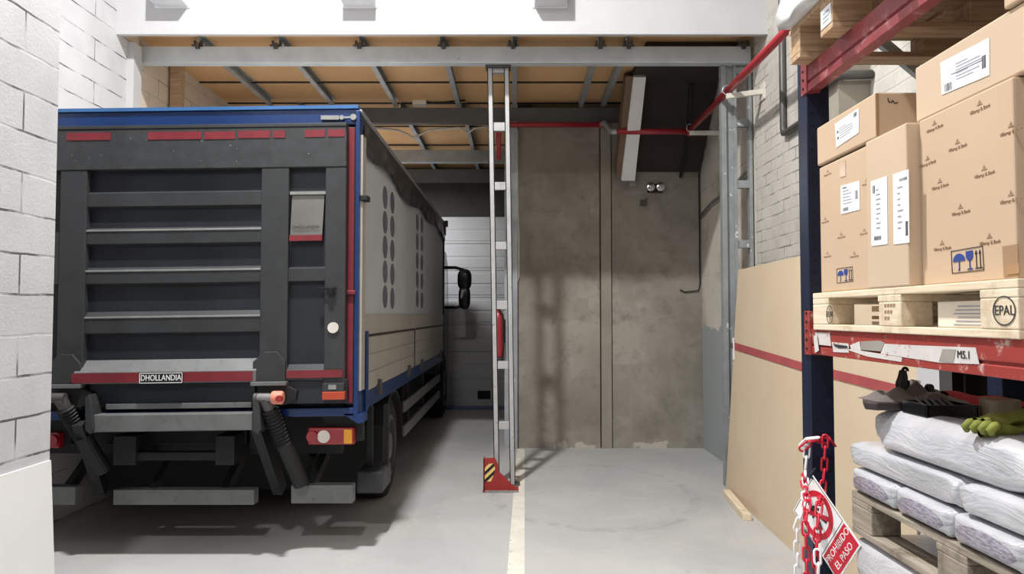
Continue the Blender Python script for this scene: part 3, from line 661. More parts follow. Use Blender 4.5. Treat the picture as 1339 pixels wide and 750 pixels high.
# lower edge: sloped worn ledge and red tape below it
lp('lower_ledge', MB().prism([(X(104), YP + 0.055, Zp(469)), (X(104), YP - 0.03, Zp(485)), (X(104), YP - 0.03, Zp(500)), (X(104), YP + 0.055, Zp(500))], (X(339) - X(104), 0, 0)), 'barsteel', 0.002, 'worn sloping lower ledge')
lp('lower_ledge', MB().prism([(X(377), YP + 0.055, Zp(478)), (X(377), YP - 0.005, Zp(486)), (X(377), YP - 0.005, Zp(499)), (X(377), YP + 0.055, Zp(499))], (X(425) - X(377), 0, 0)), 'charcoal', 0.002)
lp('reflective_tape', MB().box(X(101), X(335), YP - 0.034, YP - 0.029, Zp(498.5), Zp(486)), 'redtape', 0, 'long red reflective tape')
lp('reflective_tape', MB().box(X(377), X(450), YP - 0.01, YP - 0.004, Zp(496), Zp(486)), 'redtape', 0, 'short red reflective tape')
for x0, x1, ya, yb in ((85, 143, 174, 184), (192, 262, 173, 183), (266, 306, 172.5, 182.5), (310, 352, 171.5, 181), (356, 372, 171, 180.5), (398, 424, 170, 179.5), (428, 450, 169.5, 179)):
    lp('reflective_tape', MB().box(X(x0), X(x1), YP - 0.009, YP - 0.004, Zp(yb, x0), Zp(ya, x0)), 'redtape', 0, 'torn red reflective tape along the top')
pl = lp('name_plate', MB().box(X(190), X(246), YP - 0.046, YP - 0.033, Zp(500), Zp(486)), 'black', 0.002, 'black maker plate with white letters')
cp = ((X(190) + X(246)) / 2, YP - 0.047, (Zp(500) + Zp(486)) / 2)
mb = MB().text('DHOLLANDIA', 0.058, facing_camera(cp) @ Matrix.Diagonal((0.76, 1.0, 1, 1)), extrude=0.0015); part('lettering', roll(mb), 'white', pl)
mb = MB(); hx = (X(246) - X(190)) / 2 - 0.004; hz = (Zp(486) - Zp(500)) / 2 - 0.004
for s in (-1, 1): mb.box(cp[0] - hx, cp[0] + hx, YP - 0.049, YP - 0.046, cp[2] + s * hz - 0.002, cp[2] + s * hz + 0.002); mb.box(cp[0] + s * hx - 0.002, cp[0] + s * hx + 0.002, YP - 0.049, YP - 0.046, cp[2] - hz, cp[2] + hz)
part('border', roll(mb), 'white', pl)
# lower skirt of the platform
lp('skirt', MB().box(X(120), X(335), YP + 0.02, YP + 0.06, Zp(531), Zp(500)), 'charcoal2', 0.004)
lp('skirt', MB().box(X(377), X(455), YP + 0.01, YP + 0.06, Zp(530), Zp(499)), 'charcoal2', 0.004)
lp('skirt_lip', MB().box(X(143), X(332), YP + 0.0, YP + 0.05, Zp(534), Zp(527)), 'barsteel', 0.003)
# hinge shields
for cx, k in ((356, 1), (91, -1)):
    pts = [(cx - 22, 505), (cx - 22, 474), (cx - 7, 461), (cx + 9, 461), (cx + 20, 474), (cx + 20, 505)]
    lp('hinge_shield', MB().prism([(X(a), YP - 0.02, Zp(b)) for a, b in pts], (0, 0.04, 0)), 'charcoal', 0.005)
    lp('hinge_step', MB().box(X(cx - 23), X(cx + 23), YP - 0.05, YP + 0.02, Zp(505), Zp(500)), 'barsteel', 0.003)
    lp('hinge_plate', MB().prism([(X(a), YP - 0.015, Zp(b)) for a, b in ((cx - 15, 505), (cx + 22, 505), (cx + 36, 512), (cx + 34, 524), (cx + 20, 531), (cx - 4, 531))], (0, 0.05, 0)), 'chassis', 0.005)
# flag, handle, disc, marker light
fl = lp('warning_flag', MB().hexa([(X(379), YP + 0.0, Zp(316)), (X(421), YP + 0.0, Zp(316)), (X(421), YP + 0.012, Zp(316)), (X(379), YP + 0.012, Zp(316)), (X(380), YP + 0.025, Zp(254)), (X(423), YP + 0.025, Zp(254)), (X(423), YP + 0.037, Zp(254)), (X(380), YP + 0.037, Zp(254))]), 'plategrey', 0.003, 'grey warning flag hanging in the recess')
part('flag_hem', roll(MB().box(X(379) - 0.002, X(421) + 0.002, YP - 0.006, YP + 0.014, Zp(317), Zp(309.5))), 'redtape', fl, label='red hem')
part('flag_rail', roll(MB().box(X(378), X(425), YP + 0.01, YP + 0.05, Zp(256), Zp(252))), 'worn', fl)
mb = MB().text('DHOLLANDIA', 0.03, facing_camera(((X(379) + X(421)) / 2, YP - 0.003, Zp(299)))); part('lettering', roll(mb), 'inkdark', fl)
mb = MB(); mb.bar((X(418), YP - 0.02, Zp(380)), (X(441), YP - 0.02, Zp(380)), 0.02, 0.018); mb.bar((X(434), YP - 0.02, Zp(380)), (X(434), YP - 0.02, Zp(388)), 0.03, 0.03); mb.box(X(430), X(438), YP - 0.03, YP, Zp(388), Zp(380)); lp('handle', mb, 'blackgloss', 0.003)
lp('disc', MB().lathe([(0.038, -0.012), (0.038, 0.002)], (X(437), YP, Zp(431)), 'Y', 24), 'whitesteel', 0, 'round pale sticker')
lp('marker_light', MB().box(X(425), X(453), YP - 0.035, YP + 0.01, Zp(514), Zp(503)), 'charcoal', 0.004)
lp('marker_lens', MB().box(X(425), X(454), YP - 0.04, YP + 0.01, Zp(524.5), Zp(514)), 'orangelamp', 0.004, 'orange marker lens')
mb = MB().box(X(433), X(443), YP - 0.04, YP - 0.035, Zp(511), Zp(505)); lp('marker_plate', mb, 'worn')
# lift arms, crossbar, rams
cb = tpart('crossbar', MB().box(tp(117, 550, 5.14)[0], tp(331, 550, 5.14)[0], 5.12, 5.24, tp(226, 563, 5.14)[2] + RB, tp(226, 540, 5.14)[2] + RB), 'barsteel', bevel=0.008, label='light grey crossbar of the lift')
for s, cx in ((1, 334), (-1, 115)):
    pts = [(cx - 4, 520), (cx + 2, 515), (cx + 5, 530), (cx + 7, 560), (cx + 3, 568), (cx - 4, 563)]
    tpart('lift_arm', MB().prism([tp(a, b, 5.1) for a, b in pts], (0, 0.2, 0)), 'charcoal', bevel=0.006, lean=False)
def ram(top, bot, label=None, rr=0.058):
    t, b = Vector(top), Vector(bot); d = b - t
    k = part('lift_ram', MB().tube([t + d * 0.5, b], rr, 16), 'chassis', tr, label=label)
    pts, rad = [], []
    for i in range(23):
        pts.append(t + d * (0.12 + 0.40 * i / 22)); rad.append(rr * (1.12 if i % 2 else 0.9))
    part('bellows', MB().tube(pts, rad, 16), 'black', k, smooth=False)
    part('ram_head', MB().tube([t, t + d * 0.14], rr * 0.75, 14), 'clamp', k)
    part('pivot', MB().lathe([(0.034, -0.07), (0.034, 0.04)], t, 'X', 20), 'clamp', k)
ram(tp(346, 520, 5.13), tp(394, 632, 5.42))
ram(tp(78, 520, 5.13), tp(135, 615, 5.42))
mb = MB()
for s, x0 in ((1, 336), (-1, 104)):
    part('lift_arm', MB().bar(tp(x0, 550, 5.2), tp(x0 + 30, 640, 5.6), 0.07, 0.1), 'chassis', tr)
q = tp(362, 520, 5.08); kb = part('release_knob', MB().lathe([(0.042, 0.0), (0.046, 0.015), (0.046, 0.07), (0.034, 0.08)], (q.x - 0.04, 5.1, q.z), 'X', 24), 'orange', tr, smooth=False, bevel=0.004, label='orange release knob')
part('knob_cap', MB().lathe([(0.022, -0.03), (0.022, 0.0)], (q.x + 0.03, 5.05, q.z), 'Y', 16), 'guard', kb)
part('knob_stem', MB().tube([(q.x - 0.14, 5.12, q.z), (q.x - 0.03, 5.1, q.z)], 0.026, 12), 'worn', kb)
# subframe of the lift
mb = MB(); z0, z1 = tp(226, 606, 5.35)[2], tp(226, 568, 5.35)[2]
mb.box(tp(176, 0, 5.35)[0], tp(308, 0, 5.35)[0], 5.33, 5.4, tp(226, 601, 5.35)[2], tp(226, 590, 5.35)[2])
for x0, x1 in ((165, 193), (294, 318)): mb.box(tp(x0, 0, 5.35)[0], tp(x1, 0, 5.35)[0], 5.3, 5.6, z0, z1)
mb.box(tp(150, 0, 5.5)[0], tp(330, 0, 5.5)[0], 5.5, 5.6, 0.75, 0.95)
part('lift_subframe', mb, 'chassis', tr, bevel=0.006)
# underrun bars
YB = 5.45
for x0, x1, y0, y1 in ((148, 332, 640, 660), (380.5, 461, 634, 658), (10, 98, 636, 660)):
    a, b = tp(x0, y0, YB), tp(x1, y1, YB)
    ub = part('underrun_bar', MB().box(a.x, b.x, YB, YB + 0.1, b.z, a.z), 'barsteel', tr, bevel=0.006)
    for xx in ((a.x + 0.25, b.x - 0.25) if x0 == 148 else ((a.x + 0.12,) if x0 > 148 else (b.x - 0.1,))): part('strut', MB().bar((xx, YB + 0.06, a.z - 0.05), (xx + 0.1, YB + 0.45, 0.8), 0.06, 0.06), 'chassis', ub)
# tail lamps
def lamp(x0, x1, y0, y1, k):
    a, b = tp(x0, y0, 5.32), tp(x1, y1, 5.32); w = b.x - a.x
    L = part('tail_lamp', MB().box(a.x, b.x, 5.32, 5.4, b.z, a.z), 'lampred', tr, bevel=0.015, label='red tail lamp cluster')
    zc = (a.z + b.z) / 2; sgn = 1 if k else -1; base = a.x if k else b.x
    part('reversing_lens', MB().lathe([(0.045, -0.012), (0.045, 0.0)], (base + sgn * w * 0.36, 5.32, zc), 'Y', 24), 'lampwhite', L)
    part('reflector', MB().lathe([(0.04, -0.02), (0.042, 0.0)], (base + sgn * w * 0.12, 5.318, zc), 'Y', 24), 'lampred', L)
    x2, x3 = base + sgn * w * 0.78, base + sgn * w * 0.96
    part('indicator_lens', MB().box(min(x2, x3), max(x2, x3), 5.305, 5.33, b.z + 0.01, a.z - 0.01), 'lampamber', L, bevel=0.008, label='amber indicator lens')
    part('bracket', MB().box(a.x + 0.1, b.x + 0.05, 5.38, 5.44, b.z + 0.02, 0.98), 'chassis', L)
lamp(401.5, 463, 559, 581.5, True); lamp(15, 77, 565, 586, False)
# chassis rails, mudguards, wheels
part('chassis_rail', MB().box(-2.85, -2.75, 5.5, 13.2, 0.72, 0.97), 'chassis', tr); part('chassis_rail', MB().box(-1.95, -1.85, 5.5, 13.2, 0.72, 0.97), 'chassis', tr)
def wheel(Y, x0, x1, nm):
    R = 0.47; xm = x1 if x1 > TC else x0; s = 1 if x1 > TC else -1
    w = x1 - x0
    prof = [(0.27, 0), (0.40, 0.0), (0.455, 0.025), (R, 0.06), (R, w / 2 - 0.01), (R - 0.018, w / 2), (R, w / 2 + 0.01), (R, w - 0.06), (0.455, w - 0.025), (0.40, w), (0.27, w)]
    W = part('wheel', MB().lathe(prof, (x0, Y, R), 'X', 40), 'tyre', tr, smooth=True, label=nm)
    part('rim', MB().lathe([(0.26, -0.05), (0.29, 0.0), (0.25, 0.012), (0.24, -0.06), (0.13, -0.08), (0.12, 0.0), (0.02, 0.01)] if s > 0 else [(0.26, 0.05), (0.29, 0.0), (0.25, -0.012), (0.24, 0.06), (0.13, 0.08), (0.12, 0.0), (0.02, -0.01)], (xm, Y, R), 'X', 32), 'rim', W)
    mb = MB()
    for i in range(8): a = i * PI / 4; mb.lathe([(0.016, -0.07), (0.016, -0.035)] if s > 0 else [(0.016, 0.07), (0.016, 0.035)], (xm, Y + 0.18 * math.cos(a), R + 0.18 * math.sin(a)), 'X', 8)
    part('wheel_nuts', mb, 'worn', W)
wheel(7.05, -1.72, -1.17, None); wheel(7.05, -3.57, -3.02, None)
wheel(12.55, -1.47, -1.17, None); wheel(12.55, -3.57, -3.27, None)
for x0, x1 in ((-1.7, -1.14), (-3.6, -3.04)):
    pts = [(7.05 + 0.56 * math.cos(a), 0.50 + 0.50 * math.sin(a)) for a in [PI * i / 14 for i in range(15)]]
    inn = [(7.05 + 0.535 * math.cos(a), 0.50 + 0.475 * math.sin(a)) for a in [PI * i / 14 for i in range(15)]][::-1]
    part('mudguard', MB().prism([(x0, a, b) for a, b in pts + inn], (x1 - x0, 0, 0)), 'black', tr)
part('mudflap', MB().box(-1.70, -1.13, 6.42, 6.45, 0.2, 0.75), 'black', tr)
part('axle', MB().tube([(-3.3, 7.05, 0.47), (-1.45, 7.05, 0.47)], 0.1, 12), 'chassis', tr); part('axle', MB().tube([(-3.3, 12.55, 0.47), (-1.45, 12.55, 0.47)], 0.08, 12), 'chassis', tr)
a = onY(466, 616, 5.75); b = onY(500, 645, 5.75)
part('toolbox', MB().box(a.x, b.x, 5.75, 6.15, b.z, a.z), 'charcoal', tr, bevel=0.015, label='small grey box hung beside the wheel')
part('toolbox_hanger', MB().box(a.x + 0.05, a.x + 0.09, 5.9, 5.96, a.z - 0.02, 0.98).box(b.x - 0.04, b.x, 6.0, 6.05, a.z - 0.02, 0.98), 'chassis', tr)
part('shade_panel', MB().box(-3.5, -1.75, 6.35, 6.39, 0.22, 0.97), 'black', tr)  # added black sheet standing in for the shade under the truck
part('mudflap', MB().box(-3.6, -3.03, 6.42, 6.45, 0.2, 0.75), 'black', tr)  # left flap added to hide the wall and keep the underside dark
part('filler_tank', MB().tube([(-3.0, 5.95, 0.72), (-2.0, 5.95, 0.72)], 0.13, 16), 'chassis', tr)  # tank added as clutter to darken the underside
part('filler_member', MB().box(-3.5, -1.3, 5.62, 5.7, 0.66, 0.95), 'chassis', tr)  # member added as dark backing under the truck bed
# side guards between the axles
for zz in (0.44, 0.69):
    part('side_guard', MB().box(-1.165, -1.135, 7.75, 11.4, zz, zz + 0.11), 'barsteel', tr, bevel=0.006)
for yy in (8.2, 9.6, 11.1): part('guard_bracket', MB().box(-1.2, -1.165, yy - 0.03, yy + 0.03, 0.42, 1.0), 'chassis', tr)
part('fuel_tank', MB().box(-1.75, -1.25, 8.6, 10.4, 0.4, 0.92), 'chassis', tr, bevel=0.05)
# cab ahead of the body
part('cab', MB().prism([(-3.55, a, b) for a, b in ((11.95, 0.75), (11.95, 2.75), (12.25, 2.85), (13.1, 2.82), (13.42, 2.62), (13.58, 1.75), (13.6, 0.55), (13.15, 0.55), (13.1, 0.9), (12.9, 1.02), (12.2, 1.02), (12.0, 0.8))], (2.35, 0, 0)), 'cab', tr, bevel=0.04)
part('side_window', MB().prism([(-1.21, a, b) for a, b in ((12.4, 1.8), (12.4, 2.5), (13.15, 2.5), (13.38, 1.8))], (0.015, 0, 0)), 'glass', tr)
part('windscreen', MB().prism([(-3.4, 13.43, 2.58), (-1.35, 13.43, 2.58), (-1.35, 13.56, 1.82), (-3.4, 13.56, 1.82)], (0, 0.03, 0.005)), 'glass', tr)
mr = part('mirror_arm', MB().tube([(-1.22, 12.4, 2.5), (-0.98, 12.4, 2.5), (-0.84, 12.4, 2.46), (-0.8, 12.4, 2.3)], 0.028, 10), 'blackgloss', tr, smooth=True)
part('mirror_arm', MB().tube([(-1.22, 12.4, 1.83), (-0.95, 12.4, 1.83), (-0.84, 12.4, 1.88)], 0.026, 10), 'blackgloss', tr, smooth=True)
part('mirror_housing', MB().sack((-0.83, 12.42, 2.3), (0.24, 0.14, 0.36), e=0.7, seed=2, amp=0.0, nu=24, nv=14), 'blackgloss', mr, smooth=True)
part('mirror_housing', MB().sack((-0.83, 12.42, 2.0), (0.2, 0.13, 0.4), e=0.6, seed=3, amp=0.0, nu=24, nv=14), 'blackgloss', mr, smooth=True)
part('mirror_glass', MB().prism([onY(x, y, 12.335) for x, y in ((603, 379), (607, 378), (605, 388), (602, 390))], (0, 0.006, 0)), 'lampwhite', mr, label='bright strip of mirror glass')

# ================================================================== LEANING SHEET, STRAP, OFFCUT
sh = lambda Y, z: 2.065 - 0.03 * (7.28 - Y) + 0.055 * z / 1.0
Yb0, Yb1, Zb = 7.28, 3.7, 2.14
mb = MB().hexa([(sh(Yb1, 0), Yb1, 0), (sh(Yb1, 0) + 0.02, Yb1, 0), (sh(Yb0, 0) + 0.02, Yb0, 0), (sh(Yb0, 0), Yb0, 0), (sh(Yb1, Zb), Yb1, Zb), (sh(Yb1, Zb) + 0.02, Yb1, Zb), (sh(Yb0 - 0.1, Zb) + 0.02, Yb0 - 0.1, Zb), (sh(Yb0 - 0.1, Zb), Yb0 - 0.1, Zb)])
single('chipboard_sheet', mb, 'ply', (2.02, 5.5, 0), 'big tan chipboard sheet leaning against the right wall behind the rack', 'board', bevel=0.002)
def bandpt(px, py):   # a point of the strap on the sheet's face
    Y = 5.0
    for _ in range(12):
        p = onY(px, py, Y); t = sh(Y, p.z) - 0.006; q = onX(px, py, t); Y = q.y
    return q
top = [bandpt(958, 447), bandpt(1050, 474), bandpt(1120, 490), bandpt(1195, 508)]
bot = [bandpt(958, 456), bandpt(1050, 485), bandpt(1120, 503), bandpt(1195, 524)]
sb_ = root('ratchet_strap', bot[0], 'red webbing strap stretched across the leaning chipboard sheet', 'strap')
mb = MB(); e = Vector((0.004, 0, 0))
for i in range(3): mb.hexa([bot[i], bot[i + 1], bot[i + 1] + e, bot[i] + e, top[i], top[i + 1], top[i + 1] + e, top[i] + e])
part('webbing', mb, 'strap', sb_)
q = bandpt(960, 448); part('tag', MB().box(q.x - 0.012, q.x - 0.004, q.y - 0.02, q.y + 0.02, q.z - 0.16, q.z + 0.05), 'paper', sb_, label='white paper tag at the end of the strap')
part('hook', MB().bar((q.x - 0.01, q.y + 0.0, q.z - 0.03), (q.x + 0.03, 7.36, q.z - 0.03), 0.03, 0.05), 'clamp', sb_)
a, b = onZ(953, 643, 0.03), onZ(977, 676, 0.03)
a.x = min(a.x, sh(a.y, 0) - 0.05)
single('timber_offcut', MB().bar((a.x, a.y, 0.028), (b.x - 0.0, b.y, 0.028), 0.07, 0.055), 'pine_y', (b.x, b.y, 0), 'pale timber offcut on the floor at the foot of the leaning sheet', 'timber', bevel=0.003)

# added black box filling the dark void, and white pier, behind the lower shelf
struct('pillar_white', MB().box(2.005, 2.065, 3.5, 3.69, 0, 2.2), 'plaster', 'white pier at the end of the leaning sheet', 'pillar')
bl_ = root('void_block', (2.3, 2.75, 0), 'added black box filling the dark void behind the lower shelf', 'void_block')
part('body', MB().box(2.26, 2.4, 2.3, 3.95, 0, 1.9), 'black', bl_, bevel=0.004)
for yy in (2.32, 3.14): part('door', MB().box(2.245, 2.26, yy, yy + 0.79, 0.08, 1.88), 'black', bl_, bevel=0.003)  # raised slabs on the added black box, part of the dark fill

# ================================================================== RACK
XF = 1.2; PY0, PY1 = 3.0, 3.09; ZBT = 1.643; ZUB, ZUT = 2.612, 2.72
uf = root('rack_frame', (1.6, 3.05, 0), 'tall blue perforated upright frame of the pallet rack', 'rack frame')
fp = part('front_post', MB().box(-0.047, 0.047, -0.047, 0.047, 0, 3.6), 'post', uf, bevel=0.004); fp.location = (1.247 - 1.6, 0, 0)
for v in fp.data.vertices: v.co += Vector((1.6, 3.05, 0))
rp = fp.copy(); COL.objects.link(rp); rp.name = 'rear_post'; rp.parent = uf; rp.location = (2.02 - 1.6, 0, 0)
part('foot_plate', MB().box(1.18, 1.32, 2.97, 3.13, 0, 0.01).box(1.95, 2.09, 2.97, 3.13, 0, 0.01), 'post', uf)
for za_, zb_ in ((3.06, 2.46), (0.25, 0.25), (3.4, 3.4)): part('brace', MB().bar((1.28, 3.05, za_), (1.98, 3.05, zb_), 0.03, 0.04), 'galv', uf)
def rack_beam(z0, z1, mat, label, splash):
    t = root('rack_beam', (XF, 1.6, z0), label, 'rack beam')
    y0, y1 = 0.4, 3.0; h = z1 - z0
    pr = [(0, 0), (0.0, h * 0.30), (0.008, h * 0.33), (0.008, h * 0.38), (0.0, h * 0.42), (0.0, h), (0.045, h), (0.045, 0)]
    part('beam', MB().prism([(XF + a, y0, z0 + b) for a, b in pr], (0, y1 - y0, 0)), mat, t, bevel=0.002)
    c = part('end_plate', MB().box(XF - 0.006, XF + 0.03, 2.992, 3.045, z0 - 0.005, z1 + 0.075).box(XF - 0.006, XF + 0.05, 2.985, 2.998, z0 - 0.005, z1 + 0.0), mat, t, bevel=0.002)
    mb = MB()
    for k in range(5): mb.lathe([(0.006, -0.003), (0.006, 0.0)], (XF - 0.006, 3.02, z0 + 0.02 + k * 0.036), 'X', 10)
    part('hole_row', mb, 'black', c)
    return t
lb = rack_beam(ZBT - 0.098, ZBT, 'rackred', 'lower red rack beam with peeling white labels, under the boxes', 1)
ubm = rack_beam(ZUB, ZUT, 'rackred2', 'upper dark red rack beam under the wooden pallet', 0)
def on_face(x, y, d): return onX(x, y, d)
def sticker(parent, pts, mat, d, name='sticker', label=None, t=0.0012):
    p = [onX(x, y, d) for x, y in pts]
    for q in p: q.x = d
    return part(name, MB().prism(p, (-t, 0, 0)), mat, parent, label=label)
# white label remnants on the lower beam
sticker(lb, [(1066, 434), (1085, 435), (1087, 452), (1068, 450)], 'oldpaper', XF - 0.0005, label='torn white label')
s1 = sticker(lb, [(1088, 447), (1110, 449), (1110, 461), (1090, 460)], 'oldpaper', XF - 0.0005, label='torn white label')
sticker(s1, [(1091, 449.5), (1108, 452), (1108, 455), (1097, 455), (1091, 452)], 'inkdark', XF - 0.0022, 'print')
sticker(lb, [(1126, 446), (1150, 445), (1157, 448), (1152, 459), (1126, 457)], 'greyplastic', XF - 0.0005, label='grey torn label')
sticker(lb, [(1108, 457), (1113, 456), (1180, 467), (1179, 473), (1135, 466)], 'oldpaper', XF - 0.0005, label='torn white label')
s2 = sticker(lb, [(1172, 450), (1205, 451.5), (1244, 453), (1276, 454), (1281, 476), (1230, 474), (1190, 468), (1178, 461)], 'oldpaper', XF - 0.0005, label='long torn white label')
sticker(s2, [(1233, 456), (1250, 456.5), (1247, 473.5), (1228, 472)], 'greyplastic', XF - 0.0018, 'grey_patch')
sticker(lb, [(1112, 451), (1124, 446), (1126, 458), (1113, 456)], 'oldpaper', XF - 0.0005, label='torn white label'); sticker(lb, [(1157, 449), (1172, 450), (1178, 461), (1190, 468), (1152, 462)], 'oldpaper', XF - 0.0005, label='torn white label'); sticker(lb, [(1068, 436), (1071, 458), (1066, 461), (1064, 440)], 'oldpaper', XF - 0.0065, label='scraped patch')
p = onX(1260, 464, XF - 0.003); part('print', MB().text('M5.1', 0.03, facing_aisle(p)), 'inkdark', s2)
# red sleeve on the front post
part('sleeve', MB().box(1.198, 1.296, 3.0 - 0.002, 3.05, ZBT + 0.0, ZBT + 0.075), 'rackred', lb, label='red connector sleeve on the post')

# ---------------------------------------------------------------- pallets
def pallet(x0, y0, z0, label, mat, W=0.8, L=1.2, group='euro pallets with goods'):
    t = root('pallet', (x0 + W / 2, y0 + L / 2, z0), label, 'pallet', group)
    bl = (0.145, 0.145, 0.145) if False else None
    for xx in (0, 0.35, 0.70): part('base_board', MB().box(x0 + xx, x0 + xx + 0.1, y0, y0 + L, z0, z0 + 0.022), mat, t, bevel=0.003)
    for i, xx in enumerate((0, 0.35, 0.70)):
        for yy in (0, 0.53, 1.055): part('block', MB().box(x0 + xx, x0 + xx + 0.1, y0 + yy, y0 + yy + (0.145 if yy != 0.53 else 0.14), z0 + 0.022, z0 + 0.1), mat, t, bevel=0.004)
    for yy in (0, 0.53, 1.055): part('stringer_board', MB().box(x0, x0 + W, y0 + yy, y0 + yy + 0.145, z0 + 0.1, z0 + 0.122), mat, t, bevel=0.003)
    for xx, w in ((0, 0.145), (0.19, 0.1), (0.35, 0.1), (0.51, 0.1), (0.655, 0.145)): part('deck_board', MB().box(x0 + xx, x0 + xx + w, y0, y0 + L, z0 + 0.122, z0 + 0.144), mat, t, bevel=0.003)
    return t
XP = 1.19
pa = pallet(XP, 1.745, ZBT, 'pale wooden pallet carrying the cardboard boxes on the red beam', 'pine_y')
def stamp(parent, body, px, py, size, ring, d):
    p = onX(px, py, d); mb = MB().text(body, size, facing_aisle((d, p.y, p.z)))
    if ring:
        n = 40
        for i in range(n):
            a, b = 2 * PI * i / n, 2 * PI * (i + 1) / n
            f = lambda t, r: (d - 0.0004, p.y - ring[0] * r * math.cos(t), p.z + ring[1] * r * math.sin(t))
            mb.prism([f(a, 1), f(b, 1), f(b, 0.92), f(a, 0.92)], (-0.0006, 0, 0))
    return part('burned_mark', mb, 'inkdark', parent, label='burned pallet mark')
stamp(pa, 'EPAL', 1313, 406, 0.034, (0.042, 0.036), XP - 0.0008)
stamp(pa, 'EUR', 1085, 411, 0.03, (0.03, 0.034), XP - 0.0008)
mb = MB()
for k in range(3):
    for q in range(4 - k): mb.box(XP - 0.0012, XP - 0.0004, 2.375 - q * 0.018, 2.363 - q * 0.018, ZBT + 0.083 - 0.02 * k, ZBT + 0.093 - 0.02 * k)
part('burned_mark', mb, 'brownink', pa)
# things pushed between the blocks of the pallet
wb = root('white_carton', (1.4, 2.1, ZBT + 0.0), 'flat white carton pushed inside the pallet, beside the branded end block', 'carton')
part('carton', MB().box(1.225, 1.5, 1.90, 2.14, ZBT + 0.023, ZBT + 0.096), 'cartonwhite', wb, bevel=0.003)
mb = MB()
for k in range(6): mb.box(1.2235, 1.2249, 1.90, 2.06 - 0.01 * (k % 3), ZBT + 0.03 + k * 0.010, ZBT + 0.033 + k * 0.010)
part('print', mb, 'ink', wb)
wb2 = root('cardboard_sheets', (1.4, 2.55, ZBT + 0.023), 'folded brown cardboard sheets pushed inside the pallet at its left part', 'cardboard')
for k, zz in enumerate((0.023, 0.043, 0.07)):
    part('sheet', MB().box(1.3, 1.54, 2.425 + 0.005 * k, 2.78 - 0.09, ZBT + zz, ZBT + zz + (0.012, 0.012, 0.02)[k]), ('card2', 'carddark', 'card')[k], wb2, bevel=0.002)

# ---------------------------------------------------------------- boxes on the pallet
ZD = ZBT + 0.144
def carton(name, x0, x1, y0, y1, z0, z1, label, mat='card', group='cardboard boxes on the rack'):
    t = root(name, ((x0 + x1) / 2, (y0 + y1) / 2, z0), label, 'box', group)
    part('carton', MB().box(x0, x1, y0, y1, z0, z1), mat, t, bevel=0.006)
    return t
def logo(mb, p, size, d):
    mb.text('Villeroy & Boch', size, facing_aisle((d, p.y, p.z)))
    mb.prism([(d, p.y + 0.012, p.z + size * 0.9), (d, p.y - 0.012, p.z + size * 0.9), (d, p.y - 0.006, p.z + size * 1.25), (d, p.y + 0.006, p.z + size * 1.25)], (-0.0006, 0, 0))
    mb.prism([(d, p.y + 0.005, p.z + size * 1.35), (d, p.y - 0.005, p.z + size * 1.35), (d, p.y, p.z + size * 1.9)], (-0.0006, 0, 0))
def lab(parent, pts, d, marks):
    L = sticker(parent, pts, 'paper', d, 'label', 'white shipping label')
    (x0, y0), (x1, y1), (x2, y2), (x3, y3) = pts
    def at(u, v):
        a = (x0 + (x1 - x0) * u, y0 + (y1 - y0) * u); b = (x3 + (x2 - x3) * u, y3 + (y2 - y3) * u)
        q = onX(a[0] + (b[0] - a[0]) * v, a[1] + (b[1] - a[1]) * v, d - 0.0015); q.x = d - 0.0014; return q
    mb = MB(); md = MB()
    for (u0, v0, u1, v1, dark) in marks:
        (md if dark else mb).prism([at(u0, v0), at(u1, v0), at(u1, v1), at(u0, v1)], (-0.0005, 0, 0))
    part('print', mb, 'ink', L)
    if md.bm.verts: part('print', md, 'inkmid', L)
rl = random.Random(3)
def linesmk(n, u0, u1, v0, v1):
    out = []
    for i in range(n):
        v = v0 + (v1 - v0) * i / n; out.append((u0, v, u0 + (u1 - u0) * rl.uniform(0.4, 1), v + (v1 - v0) / n * 0.28, False))
    return out
def bars(u0, u1, v0, v1, n=9):
    return [(u0 + (u1 - u0) * i / n, v0, u0 + (u1 - u0) * (i + rl.uniform(0.3, 0.7)) / n, v1, True) for i in range(n)]
